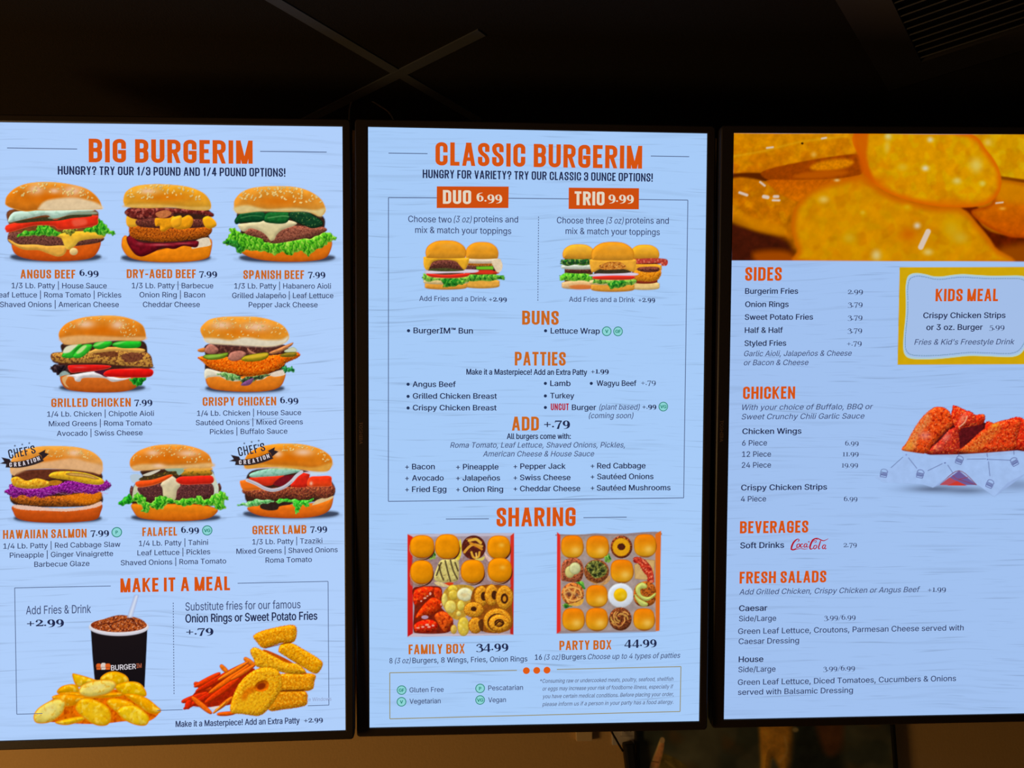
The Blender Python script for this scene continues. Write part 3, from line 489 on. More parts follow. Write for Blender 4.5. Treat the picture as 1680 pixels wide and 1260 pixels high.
def combo_pictures():
    k = (600, 200, 4.065)
    p = pic('burger_picture', 'picture of two small burgers side by side', (691, 390, 833, 478), k, seed=300)
    slider(p, 665, 885, (800, 912), [(1040, 1112, (226, 170, 80), 8, 'bun'), (1015, 1060, (90, 160, 60), 40, 'leaf'), (985, 1018, (196, 60, 40), 4, 't'), (962, 992, (110, 185, 50), -10, 'a'), (950, 1000, (90, 56, 48), 4, 'meat'), (925, 960, (214, 130, 50), 0, 'fry'), (905, 945, (232, 214, 190), 16, 'cheese')])
    p.s([(840, 930), (890, 915), (912, 950), (905, 990), (880, 1005), (860, 980)], (230, 210, 180), n=(.1, 5)); p.s([(735, 965), (850, 962), (852, 985), (740, 985)], (120, 190, 50), sm=0, e=((60, 140, 30), 1.5, .6)); p.s([(740, 990), (845, 990), (840, 1012), (735, 1008)], (206, 60, 40))
    slider(p, 400, 670, (790, 905), [(1060, 1120, (224, 160, 70), 6, 'bun'), (1035, 1085, (232, 205, 150), 14, 'sauce')])
    p.leaf([(378, 1040), (390, 1010), (460, 1035), (560, 1040), (640, 1025), (690, 1035), (680, 1070), (620, 1085), (560, 1080), (520, 1100), (505, 1060), (400, 1060)], (130, 180, 80), veins=6); p.leaf([(508, 1050), (560, 1040), (640, 1050), (660, 1070), (600, 1095), (525, 1095)], (44, 130, 44), veins=3)
    p.s([(410, 1010), (540, 1020), (685, 1008), (680, 1030), (600, 1042), (480, 1040), (420, 1030)], (206, 50, 36), b=(.3, 5), e=((236, 130, 110), 1.5, .6)); p.s([(400, 995), (540, 985), (735, 985), (730, 1005), (560, 1008), (420, 1012)], (226, 214, 226), e=((180, 150, 190), 1.5, .6))
    p.s([(430, 980), (520, 962), (640, 975), (650, 992), (540, 998), (430, 992)], (70, 74, 40), n=(.3, 4)); p.s([(420, 975), (450, 935), (530, 920), (600, 930), (650, 985), (540, 975)], (104, 58, 50), **MEAT); p.s([(385, 920), (400, 898), (540, 908), (668, 905), (690, 920), (662, 985), (630, 960), (600, 930), (530, 920), (450, 932), (415, 990), (390, 970)], (234, 178, 60), n=(.08, 6), b=(.3, 5))
    slider(p, 400, 668, (790, 908), [])
    k = (870, 200, 4.065)
    p = pic('burger_picture', 'picture of three small burgers, the middle one in front', (914, 394, 1096, 482), k, seed=320)
    slider(p, 215, 430, (815, 912), [(1055, 1118, (228, 190, 140), 6, 'bun'), (1005, 1062, (110, 195, 60), 20, 'leaf'), (968, 1012, (96, 56, 46), -18, 'meat'), (945, 985, (214, 220, 206), 10, 'onion'), (910, 958, (40, 66, 44), 14, 'leaf')], (226, 178, 60))
    p.s([(260, 1095), (340, 1085), (430, 1095), (400, 1115), (300, 1116)], (206, 110, 50), al=.8, soft=2)
    slider(p, 665, 860, (818, 912), [(1060, 1122, (236, 205, 140), 2, 'bun'), (1030, 1080, (150, 60, 40), -14, 't'), (1000, 1060, (224, 140, 40), 0, 'fry'), (968, 1000, (120, 64, 52), -16, 'meat'), (940, 1000, (234, 170, 60), 16, 'cheese'), (906, 950, (150, 50, 44), 40, 'meat')], (228, 176, 50))
    p.s([(700, 990), (860, 985), (862, 1040), (800, 1065), (710, 1050)], (226, 146, 40), **FRY); p.s([(710, 985), (740, 968), (850, 968), (850, 998), (760, 1002)], (120, 66, 52), **MEAT); p.s([(690, 920), (780, 910), (905, 915), (912, 955), (880, 960), (850, 940), (700, 945)], (176, 66, 54), n=(.3, 4), cr=((226, 150, 120), 4, .58, .7))
    slider(p, 408, 690, (800, 920), [(1065, 1135, (224, 160, 70), 4, 'bun'), (1045, 1090, (232, 205, 150), 14, 'sauce')])
    p.leaf([(420, 1060), (460, 1040), (560, 1060), (640, 1045), (700, 1050), (690, 1085), (620, 1095), (540, 1110), (520, 1080), (430, 1080)], (130, 180, 80), veins=6); p.leaf([(522, 1075), (580, 1058), (640, 1062), (600, 1100), (540, 1115)], (44, 130, 44), veins=3)
    p.s([(425, 1030), (550, 1022), (685, 1025), (680, 1050), (560, 1055), (430, 1050)], (206, 56, 40), b=(.3, 5), e=((236, 130, 110), 1.5, .6)); p.s([(405, 1018), (550, 1000), (705, 1008), (700, 1025), (550, 1025), (410, 1030)], (226, 216, 232), e=((180, 150, 190), 1.5, .6)); p.s([(430, 1000), (450, 985), (650, 985), (660, 1005), (550, 1012), (440, 1010)], (60, 52, 36), n=(.3, 4))
    p.s([(395, 935), (410, 915), (550, 920), (690, 915), (706, 940), (690, 1000), (640, 985), (560, 975), (470, 980), (415, 1005), (400, 970)], (232, 172, 70), n=(.08, 6), b=(.3, 5)); p.s([(460, 960), (520, 935), (600, 935), (640, 975), (560, 985), (480, 985)], (206, 136, 60), cr=[((120, 60, 24), 3, .54, .8), ((240, 190, 110), 3, .6, .7)])
    slider(p, 408, 690, (800, 922), [])
def box_pictures():
    k = (640, 860, 5.25)
    p = pic('box_picture', 'picture of a red box of eight small burgers, wings, fries and onion rings', (667, 873, 845, 1046), k, seed=400)
    p.s([(150, 85), (1068, 75), (1062, 952), (150, 970)], (172, 156, 166), sm=0, n=(.12, 12))
    p.s([(150, 85), (1068, 75), (1036, 100), (195, 108)], (196, 190, 206), sm=0)
    p.s([(150, 85), (195, 108), (196, 945), (150, 970)], (206, 48, 36), g=(186, 34, 36), sm=0); p.s([(1036, 100), (1068, 75), (1062, 952), (1034, 946)], (206, 60, 48), g=(176, 44, 40), sm=0)
    p.s([(150, 970), (196, 940), (1034, 944), (1062, 952)], (206, 190, 200), sm=0)
    p.s([(200, 270), (300, 300), (420, 280), (610, 290), (640, 270), (820, 260), (860, 310), (840, 480), (1000, 490), (1030, 540), (800, 520), (620, 500), (560, 540), (200, 540), (190, 400)], (150, 120, 116), al=.7, n=(.3, 4))
    def bun(x, y, rx, ry, c=(222, 140, 24), hl=None, lower=True):
        if lower:
            p.el(x+4, y+22, rx*1.02, ry, (66, 34, 24), n=(.3, 4)); p.el(x-6, y+16, rx*.98, ry, (214, 190, 160), n=(.25, 4), al=.8); p.el(x, y+10, rx, ry, (110, 56, 28), al=.8)
        t = np.linspace(0, 2*np.pi, 16, endpoint=False); q = np.sign(np.cos(t))*abs(np.cos(t))**.82, np.sign(np.sin(t))*abs(np.sin(t))**.82
        p.s(np.stack([x+rx*q[0], y+ry*q[1]], 1), c, g=(226, 150, 30), e=((170, 84, 14), 2.4, .6), n=(.07, 9), b=(.28, 12))
        if hl: p.blob(hl[0], hl[1], 26, 20, (244, 206, 110), .6)
    p.s([(560, 290), (600, 130), (615, 180), (610, 270), (580, 320)], (224, 200, 70), n=(.2, 4)); p.leaf([(330, 280), (385, 235), (390, 290), (350, 305)], (150, 170, 90), veins=2)
    bun(275, 190, 106, 97); bun(492, 190, 106, 106)
    p.el(720, 200, 104, 104, (82, 34, 26), n=(.35, 4), cr=((130, 60, 40), 4, .6, .6))
    for P, wd, c in (([(640, 240), (680, 195), (720, 175), (790, 190)], 4.2, (214, 160, 70)), ([(680, 140), (740, 130), (780, 160)], 4.6, (226, 180, 80)), ([(690, 160), (750, 190), (790, 215)], 3.6, (206, 140, 50)), ([(700, 240), (720, 285), (760, 280), (770, 240)], 3.4, (222, 170, 70)), ([(740, 250), (745, 285)], 2.4, (240, 200, 110)), ([(660, 130), (700, 120)], 2.2, (170, 110, 60))): p.ln(P, wd, c)
    p.s([(730, 300), (780, 290), (815, 275), (800, 310), (750, 312)], (216, 200, 110))
    p.s([(815, 240), (840, 270), (880, 300), (850, 320), (820, 280)], (222, 190, 180), n=(.2, 4))
    bun(936, 196, 100, 100, hl=(960, 180)); bun(944, 392, 104, 104, hl=(970, 372)); bun(272, 410, 99, 101); bun(710, 404, 102, 100)
    p.s([(380, 470), (400, 380), (440, 310), (520, 305), (585, 310), (592, 440), (570, 490), (440, 500)], (206, 190, 120), cr=[((120, 104, 60), 4, .62, .6), ((226, 216, 140), 5, .5, .6)], n=(.15, 5), b=(.3, 6))
    for P in ([(440, 330), (400, 440)], [(475, 315), (495, 400), (520, 490)], [(520, 310), (545, 400), (580, 470)], [(420, 350), (440, 430), (460, 480)], [(560, 330), (585, 400)]): p.ln(P, 2.6, (70, 56, 36), al=.85)
    p.s([(440, 520), (500, 500), (545, 505), (530, 525), (470, 530)], (206, 70, 36)); p.s([(380, 500), (440, 500), (520, 540), (420, 530)], (222, 200, 150), n=(.2, 4))
    # wings
    p.s([(195, 560), (280, 535), (430, 540), (445, 620), (420, 690), (540, 830), (500, 930), (250, 940), (200, 900), (210, 700)], (110, 34, 20), n=(.3, 5))
    W = dict(cr=[((236, 110, 40), 5, .57, .7), ((120, 20, 12), 5, .6, .7)], n=(.25, 4), b=(.55, 9), e=((110, 22, 12), 2, .6))
    for P, c in (([(200, 600), (220, 560), (300, 535), (380, 545), (370, 600), (290, 670), (220, 700), (198, 660)], (206, 52, 22)), ([(380, 545), (440, 560), (450, 640), (420, 670), (380, 620)], (190, 56, 24)), ([(220, 790), (280, 700), (360, 630), (430, 650), (450, 700), (400, 760), (320, 790), (240, 815)], (200, 58, 20)), ([(380, 790), (430, 750), (490, 760), (545, 830), (500, 900), (470, 935), (420, 870)], (204, 84, 30)), ([(205, 870), (260, 830), (350, 820), (405, 850), (400, 910), (300, 935), (220, 925)], (200, 40, 20))): p.s(P, c, **W)
    [p.el(x, y, rx, ry, (248, 206, 190), al=.8) for x, y, rx, ry in ((268, 662, 8, 7), (300, 636, 13, 8), (322, 618, 8, 6), (346, 598, 10, 13), (240, 892, 14, 6), (282, 884, 13, 8), (318, 866, 16, 9), (335, 884, 14, 8), (370, 872, 12, 8), (440, 690, 7, 10))]; p.el(300, 800, 30, 16, (200, 180, 210), al=.8)
    # round fries
    p.s([(450, 620), (520, 530), (720, 540), (740, 700), (640, 800), (560, 820), (470, 730)], (190, 150, 60), n=(.25, 5))
    for (x, y, rx, ry, c) in ((540, 560, 44, 40, (214, 190, 70)), (470, 650, 28, 60, (216, 200, 110)), (545, 610, 44, 48, (214, 186, 76)), (645, 605, 72, 62, (226, 222, 180)), (520, 710, 52, 58, (222, 204, 110)), (610, 700, 36, 48, (216, 196, 90)), (590, 770, 24, 26, (222, 206, 120)), (548, 905, 28, 40, (212, 180, 90)), (632, 880, 52, 84, (216, 190, 80))): p.el(x, y, rx, ry, c, e=((170, 120, 36), 2.2, .6), n=(.15, 6), b=(.3, 7), cr=((240, 226, 150), 6, .6, .5))
    p.blob(640, 608, 34, 18, (214, 180, 120), .6)
    # onion rings
    R = dict(cr=[((160, 84, 20), 3.5, .58, .6), ((240, 190, 80), 3, .6, .6)], n=(.2, 4), b=(.45, 7), jag=1, e=((120, 60, 16), 2.2, .65))
    def ring(x, y, rx, ry, f=.5, c=(214, 150, 48), rot=0, dx=0, dy=0, h=(66, 34, 18)): p.el(x, y, rx, ry, c, rot, **R); p.el(x+dx, y+dy, rx*f, ry*f, h, rot, n=(.3, 4))
    p.s([(720, 560), (900, 520), (1050, 560), (1050, 700), (1040, 900), (820, 930), (700, 800)], (140, 80, 28), n=(.3, 5))
    ring(785, 620, 62, 92, .42, dx=22, dy=0); ring(875, 610, 62, 94, .42, dx=24); ring(985, 630, 76, 106, .42, dx=0, dy=10); p.el(985, 642, 15, 24, (206, 140, 46)); ring(720, 735, 86, 68, .3, dx=0, dy=-6)
    p.el(735, 870, 62, 72, (206, 142, 46), **R); p.s([(760, 840), (800, 820), (800, 920), (770, 900)], (70, 36, 20), al=.8)
    ring(925, 830, 122, 108, .72, dy=16); ring(940, 850, 92, 76, .46, c=(222, 156, 50)); p.el(938, 852, 34, 22, (206, 140, 46), -.4, **R); p.ln([(905, 868), (940, 838), (975, 850)], 2.4, (60, 30, 14))
    # ---- party box
    k = (870, 860, 5.25)
    p = pic('box_picture', 'picture of a red box of sixteen small burgers, one with a fried egg', (911, 869, 1086, 1042), k, seed=430)
    p.s([(232, 70), (258, 92), (640, 80), (860, 82), (1060, 75), (1125, 58), (1112, 918), (900, 920), (590, 930), (228, 940)], (166, 150, 146), sm=0, n=(.15, 10))
    p.s([(250, 85), (420, 92), (560, 78), (720, 90), (880, 75), (1000, 66), (1100, 66), (1080, 95), (260, 100)], (150, 130, 130), n=(.1, 6))
    p.s([(230, 66), (258, 90), (262, 936), (226, 942)], (214, 54, 46), sm=0); p.s([(1076, 86), (1126, 56), (1112, 916), (1080, 922)], (218, 116, 44), sm=0); p.s([(228, 942), (262, 918), (900, 912), (1080, 916), (1080, 926), (590, 936)], (150, 136, 140), sm=0, al=.8)
    def b2(x, y, r, hl=1, c=(222, 146, 36)):
        p.el(x+3, y+10, r*1.03, r*1.02, (130, 74, 24), al=.8)
        t = np.linspace(0, 2*np.pi, 16, endpoint=False); q = np.sign(np.cos(t))*abs(np.cos(t))**.7, np.sign(np.sin(t))*abs(np.sin(t))**.75
        p.s(np.stack([x+r*q[0], y+r*q[1]], 1), (218, 122, 24), g=(226, 170, 44), e=((160, 86, 16), 2.2, .55), n=(.06, 9), b=(.2, 10))
        p.blob(x+30, y+35, 42, 36, (240, 206, 120), .7)
    for (x, y, r) in ((360, 190, 96), (578, 194, 98), (988, 180, 96), (788, 400, 98), (572, 615, 94), (370, 816, 96), (572, 815, 96), (978, 815, 92)): b2(x, y, r)
    M = dict(n=(.3, 4), cr=[((80, 36, 22), 4, .54, .7), ((206, 120, 70), 3, .6, .7)], b=(.4, 8))
    p.leaf([(640, 290), (680, 250), (690, 320), (660, 330)], (120, 160, 80), veins=2); p.leaf([(400, 490), (440, 485), (470, 550), (430, 560)], (70, 140, 60), veins=2); p.leaf([(280, 690), (340, 680), (360, 710), (290, 715)], (90, 120, 60), veins=2)
    p.el(785, 196, 94, 98, (110, 52, 30), **M); p.el(783, 196, 78, 80, (222, 164, 40), e=((150, 90, 24), 2, .6), n=(.08, 6), jag=1); p.el(784, 194, 34, 30, (74, 34, 22), n=(.3, 4), jag=1)
    p.s([(265, 470), (275, 340), (330, 295), (420, 300), (460, 380), (440, 480), (380, 500), (300, 490)], (160, 90, 64), **M); p.el(340, 410, 42, 52, (206, 196, 130), e=((150, 140, 80), 2, .6), b=(.3, 6)); p.el(384, 380, 50, 52, (206, 206, 156), e=((150, 150, 90), 2, .6), b=(.3, 6), n=(.1, 6))
    p.el(570, 405, 108, 102, (136, 80, 44), **M); p.s([(480, 370), (520, 320), (600, 320), (660, 380), (640, 440), (560, 465), (510, 420)], (120, 120, 60), cr=[((40, 50, 24), 4, .52, .85), ((186, 196, 110), 4, .6, .8)], n=(.25, 4))
    for (x, y) in ((540, 360), (600, 350), (625, 400), (560, 440), (600, 425), (520, 395)): p.el(x, y, 16, 14, (30, 36, 22), al=.85)
    p.s([(480, 470), (600, 510), (680, 440), (680, 490), (600, 530)], (206, 150, 80), al=.7, n=(.3, 4))
    p.s([(895, 350), (900, 470), (990, 480), (1060, 470), (1075, 310), (985, 300)], (206, 172, 116), sm=0, n=(.1, 7), e=((150, 100, 50), 1.6, .6)); p.s([(885, 290), (930, 280), (985, 305), (1040, 365), (1062, 440), (1060, 500), (1010, 505), (1005, 450), (965, 400), (930, 340), (895, 330)], (186, 62, 44), n=(.3, 4), cr=[((240, 150, 110), 5, .56, .8), ((130, 24, 24), 5, .58, .8)], jag=1.5, e=((130, 30, 26), 2, .6))
    p.el(365, 600, 98, 98, (196, 120, 60), **M)
    for P in ([(300, 560), (350, 540), (420, 560), (440, 610)], [(290, 600), (330, 580), (390, 600), (410, 650)], [(310, 640), (370, 660), (430, 640)], [(330, 560), (360, 600), (340, 650)], [(290, 560), (300, 620), (330, 670)], [(390, 550), (380, 600), (430, 620)]): p.ln(P, 2.6, (232, 176, 100)); 
    p.blob(330, 600, 26, 20, (70, 40, 50), .7); p.blob(400, 610, 22, 18, (74, 44, 50), .7); p.s([(330, 690), (400, 670), (460, 640), (440, 690), (390, 705)], (222, 170, 80), n=(.15, 4))
    p.el(778, 612, 112, 106, (222, 228, 238), n=(.04, 8), e=((176, 170, 160), 2, .6), jag=.6, b=(.15, 8)); p.el(776, 608, 58, 58, (228, 186, 36), n=(.06, 6), b=(.25, 8), e=((206, 160, 40), 2, .5)); p.blob(800, 620, 22, 24, (240, 210, 90), .6)
    p.s([(895, 560), (930, 510), (1010, 490), (1075, 540), (1075, 660), (1020, 705), (930, 700), (890, 640)], (176, 96, 36), **M)
    for P in ([(915, 530), (960, 500), (1000, 520), (1000, 550), (950, 560), (960, 610), (1020, 625), (1076, 590), (1072, 620), (1000, 660), (930, 620), (905, 570)], [(900, 600), (940, 640), (1010, 680), (1000, 706), (950, 700), (905, 640)]): p.s(P, (200, 206, 120), e=((150, 160, 60), 2, .6), b=(.3, 6), n=(.1, 6))
    p.el(775, 815, 98, 100, (110, 60, 34), **M)
    for i in range(16):
        a = p.rs.rand()*6.3; r0 = 20+50*p.rs.rand(); x, y = 775+r0*np.cos(a), 810+r0*np.sin(a); t = a+1.2
        p.ln([(x-24*np.cos(t), y-24*np.sin(t)), (x+8*np.sin(t), y-8*np.cos(t)), (x+24*np.cos(t), y+24*np.sin(t))], 1.9, (206+20*p.rs.rand(), 150+30*p.rs.rand(), 90), al=.85)

def banner_picture():
    p = pic('fries_banner_picture', 'close up picture of golden potato slices across the screen top', (1197, 216, 1752, 433), (1180, 200, 3.36), step=1.25, seed=500)
    G = lambda c=(226, 160, 20), a=.4: [(c, 22, .52, a), ((176, 96, 6), 30, .58, .25)]
    p.s([(40, 40), (1930, 40), (1930, 790), (40, 790)], (176, 104, 8), sm=0, n=(.25, 20))
    p.s([(60, 60), (775, 58), (765, 150), (700, 190), (480, 220), (250, 270), (60, 300)], (206, 140, 10), g=(186, 106, 8), n=(.16, 12), cr=G(), soft=2)
    p.ln([(75, 190), (250, 160), (450, 110), (700, 80)], 3.5, (226, 180, 60), al=.45, soft=3)
    p.s([(60, 288), (240, 284), (275, 325), (60, 330)], (84, 34, 4), soft=2.5)
    p.s([(240, 272), (480, 215), (720, 180), (790, 195), (780, 290), (620, 315), (420, 322), (280, 322)], (146, 66, 4), n=(.2, 10), soft=2)
    p.el(620, 238, 120, 30, (206, 128, 16), -.13, soft=4, n=(.2, 5)); p.el(560, 290, 150, 20, (176, 88, 8), -.08, soft=4)
    p.s([(60, 322), (250, 330), (330, 400), (420, 435), (400, 480), (370, 560), (360, 640), (200, 605), (60, 545)], (186, 112, 8), n=(.2, 14), cr=G(a=.35), soft=3)
    p.s([(60, 530), (200, 592), (360, 640), (430, 730), (500, 780), (60, 780)], (62, 22, 10), soft=9, n=(.3, 14)); p.s([(60, 500), (200, 530), (350, 575), (350, 625), (200, 600), (60, 550)], (206, 134, 14), soft=5, al=.7)
    p.s([(190, 720), (360, 710), (440, 765), (420, 790), (230, 790)], (150, 72, 8), soft=8)
    p.s([(265, 322), (430, 322), (640, 316), (760, 300), (640, 350), (520, 400), (440, 440), (360, 410), (300, 370)], (184, 92, 8), g=(200, 112, 10), n=(.2, 8), soft=2)
    p.s([(1330, 50), (1930, 50), (1930, 350), (1680, 325), (1550, 300), (1480, 170)], (206, 152, 6), n=(.1, 16), cr=G((222, 190, 60)), soft=2); p.s([(1545, 300), (1680, 318), (1930, 350), (1930, 372), (1680, 338), (1550, 318)], (110, 50, 4), soft=2)
    p.s([(1330, 470), (1420, 465), (1440, 560), (1560, 620), (1930, 640), (1930, 790), (1540, 790), (1490, 650)], (86, 26, 4), n=(.3, 14), soft=3); p.s([(1560, 690), (1930, 660), (1930, 790), (1570, 790)], (140, 70, 6), soft=10)
    p.s([(1390, 490), (1500, 450), (1545, 330), (1700, 345), (1930, 380), (1930, 625), (1660, 640), (1560, 620), (1440, 555)], (196, 116, 8), g=(186, 84, 6), n=(.16, 14), soft=2.5, e=((150, 56, 4), 8, .6)); p.s([(1530, 320), (1700, 345), (1930, 370), (1930, 440), (1560, 440)], (206, 140, 20), al=.6, soft=8)
    p.s([(770, 50), (1330, 50), (1480, 165), (1550, 290), (1535, 400), (1430, 466), (1190, 466), (970, 410), (840, 330), (785, 220)], (212, 150, 4), n=(.1, 16), cr=G((214, 180, 30)), e=((206, 96, 6), 13, .85), soft=2); p.s([(745, 50), (820, 50), (812, 200), (850, 330), (790, 290), (760, 180)], (196, 92, 6), soft=4, al=.85)
    p.s([(398, 580), (425, 460), (530, 365), (690, 315), (800, 300), (880, 370), (1000, 425), (1180, 468), (1340, 480), (1430, 570), (1520, 690), (1560, 790), (500, 790), (430, 700)], (206, 142, 6), n=(.1, 22), cr=G((200, 156, 16), .3), e=((190, 96, 4), 14, .8), soft=3)
    p.blob(1040, 620, 60, 50, (190, 92, 6), .7); p.blob(850, 330, 140, 30, (200, 100, 6), .5); p.blob(1260, 440, 160, 22, (206, 110, 6), .5)
    for (x, y, rx, ry, c, r) in ((1135, 256, 22, 18, (224, 222, 214), 0), (1162, 98, 20, 18, (220, 214, 190), 0), (1415, 240, 44, 50, (222, 200, 110), 0), (1310, 325, 28, 22, (222, 206, 130), 0), (575, 428, 34, 24, (226, 196, 110), 0), (715, 640, 44, 36, (206, 170, 50), 0), (865, 735, 32, 36, (222, 206, 150), 0), (1090, 572, 22, 20, (222, 214, 206), 0), (1150, 718, 32, 22, (222, 200, 130), 0), (520, 180, 18, 18, (222, 176, 90), 0), (648, 322, 18, 9, (226, 200, 150), 0), (930, 80, 22, 22, (220, 214, 160), 0), (925, 140, 20, 40, (218, 186, 80), 0), (1010, 250, 40, 30, (216, 180, 60), 0), (1480, 115, 22, 24, (222, 190, 100), 0), (1450, 340, 20, 18, (218, 200, 110), 0), (1035, 470, 26, 18, (214, 170, 40), 0), (790, 500, 18, 16, (214, 176, 60), 0), (1280, 590, 60, 60, (206, 168, 40), 0), (1330, 640, 50, 40, (206, 172, 60), 0), (1560, 478, 20, 10, (230, 170, 80), 0)): p.blob(x, y, rx, ry, c, .85, rot=r)
    for P, wd in (([(1150, 605), (1110, 690)], 9), ([(225, 332), (250, 352)], 3.4), ([(112, 390), (152, 404)], 4.4), ([(245, 412), (266, 416)], 6), ([(295, 432), (330, 433)], 3.6), ([(303, 412), (322, 412)], 5), ([(262, 144), (295, 140)], 3), ([(565, 92), (588, 88)], 3), ([(1525, 448), (1562, 444)], 2.6)): p.ln(P, wd, (222, 208, 206), soft=1.3, al=.9)
    p.el(457, 119, 7, 6, (40, 20, 6))
    # keep to the screen's own edges
    X, Y = p.X, p.Y
    p.a *= sstep(-.3, .3, X-(1203.2-(Y-218.5)*.01706)+.2)*sstep(-.3, .3, Y-(218.5+(X-1203.2)*.00476)+.2)*sstep(.5, -.5, Y-(427.4+(X-1199)*.0040))
    p.a *= X < 1749.2

def wings_picture():
    p = pic('wings_picture', 'picture of glazed red chicken wings in a paper lined tray', (1434, 655, 1752, 822), (1430, 640, 6.3), seed=540)
    p.blob(640, 1020, 330, 45, (70, 76, 100), .75, only=False); p.blob(1000, 1040, 260, 45, (70, 76, 100), .6, only=False); p.blob(1500, 980, 260, 70, (90, 100, 130), .55, only=False)
    p.s([(560, 640), (1300, 560), (1500, 600), (1600, 640), (900, 700)], (80, 14, 14))
    p.s([(560, 640), (700, 480), (830, 250), (1050, 300), (1180, 340), (1250, 380), (1000, 640), (800, 660)], (70, 18, 18), n=(.3, 5))
    W = dict(cr=[((240, 120, 60), 5, .56, .8), ((140, 22, 14), 5, .58, .8), ((245, 190, 150), 2.4, .7, .7)], n=(.3, 4), b=(.5, 10), e=((120, 18, 16), 2.2, .5), jag=1.2)
    p.s([(1200, 560), (1180, 330), (1300, 345), (1450, 285), (1540, 282), (1650, 340), (1900, 400), (1980, 560), (1800, 640), (1500, 610)], (206, 46, 26), **W)
    p.s([(830, 200), (850, 155), (960, 200), (1060, 250), (1160, 250), (1160, 330), (1050, 400), (900, 420), (820, 300)], (206, 56, 28), **W)
    p.s([(880, 420), (1000, 380), (1150, 360), (1100, 450), (1000, 520), (930, 600), (900, 600)], (84, 22, 26), n=(.4, 5))
    p.s([(860, 400), (880, 330), (960, 220), (1040, 230), (1080, 300), (1060, 370), (960, 380), (900, 430)], (196, 52, 34), **W); p.blob(940, 290, 30, 60, (236, 170, 140), .6, rot=.5); p.ln([(905, 380), (960, 330), (985, 270)], 2, (250, 210, 180), al=.7)
    p.s([(570, 650), (600, 600), (700, 520), (800, 410), (880, 390), (900, 480), (900, 650), (740, 660)], (176, 50, 36), **W); p.blob(770, 490, 60, 36, (226, 150, 140), .6, rot=-.8); p.blob(680, 590, 50, 40, (216, 130, 120), .5)
    p.s([(310, 618), (360, 540), (430, 410), (520, 280), (630, 185), (720, 172), (800, 215), (830, 300), (830, 370), (740, 450), (640, 560), (570, 650), (440, 650)], (214, 78, 30), **W)
    p.s([(320, 615), (370, 540), (440, 400), (560, 250), (600, 230), (600, 330), (540, 400), (480, 500), (450, 600)], (222, 150, 90), al=.75, soft=4, n=(.3, 4), cr=[((190, 70, 30), 4, .54, .7), ((226, 190, 150), 4, .6, .6)]); p.blob(550, 470, 60, 46, (226, 160, 160), .6); p.blob(385, 570, 50, 70, (226, 170, 60), .5)
    p.s([(905, 630), (940, 590), (1000, 540), (1120, 430), (1260, 340), (1420, 300), (1540, 320), (1500, 500), (1480, 610), (1300, 640), (1100, 650)], (206, 66, 30), **W); p.s([(910, 630), (1000, 560), (1150, 440), (1290, 350), (1330, 400), (1180, 560), (1080, 640)], (206, 120, 50), al=.6, soft=4, cr=[((246, 190, 110), 3, .56, .8), ((150, 40, 20), 4, .56, .7)], n=(.3, 3))
    p.blob(1270, 360, 40, 24, (240, 180, 60), .7)
    # paper
    p.s([(320, 626), (600, 668), (900, 664), (1200, 646), (1500, 622), (1640, 640), (1960, 640), (1990, 800), (1560, 890), (1265, 1102), (1100, 985), (1080, 975), (700, 980), (630, 1008), (520, 975), (330, 962), (120, 950), (40, 900), (200, 800), (330, 690)], (170, 196, 238), sm=0, n=(.05, 14), al=.96, soft=.9)
    p.s([(700, 980), (900, 832), (1085, 980)], (110, 96, 150), sm=0); p.s([(700, 980), (800, 900), (880, 940), (960, 985)], (176, 84, 96), sm=0); p.s([(780, 985), (880, 938), (985, 988)], (196, 66, 56), sm=0); p.ln([(835, 880), (890, 920), (990, 900)], 1.2, (150, 70, 90)); p.ln([(710, 970), (900, 832), (1080, 975)], 1, (120, 50, 70)); p.ln([(890, 920), (1080, 980)], 1, (140, 60, 70))
    p.s([(630, 1008), (700, 980), (900, 832), (740, 930)], (150, 170, 214), sm=0, al=.7); p.s([(1265, 1102), (1560, 890), (1700, 800), (1400, 960)], (150, 172, 216), sm=0, al=.6)
    for P in ([(200, 800), (320, 692)], [(380, 700), (465, 808)], [(580, 832), (728, 760)], [(785, 775), (840, 860)], [(985, 714), (1180, 710)], [(1210, 715), (1430, 724)], [(1205, 740), (1220, 885)], [(1190, 655), (1195, 690)], [(1468, 630), (1470, 665)], [(898, 650), (898, 675)]): p.ln(P, .9, (70, 76, 120), al=.75)
    p.el(756, 752, 9, 5, (70, 76, 130)); p.el(1196, 715, 7, 7, (90, 100, 160)); p.el(356, 668, 9, 8, (110, 120, 180), al=.6)
    def mark(x, y, r):
        c, s_ = np.cos(r), np.sin(r); T = lambda L: [(x+u*c-v*s_, y+u*s_+v*c) for u, v in L]
        ink = (70, 72, 124)
        p.ln(T([(-34, -10), (-26, -34), (0, -42), (26, -34), (34, -10), (-34, -10)]), .9, ink, al=.85); p.ln(T([(-36, 2), (36, 2)]), 1.1, ink, al=.85); p.ln(T([(-36, 12), (0, 15), (36, 12)]), 1.1, ink, al=.85); p.ln(T([(-34, 22), (34, 22), (30, 40), (-30, 40), (-34, 22)]), .9, ink, sm=0, al=.85)
    mark(500, 865, .2); mark(905, 722, .35); mark(1220, 968, .4); mark(1472, 740, -.5); mark(1690, 800, .3)
    mark(124, 858, .15)

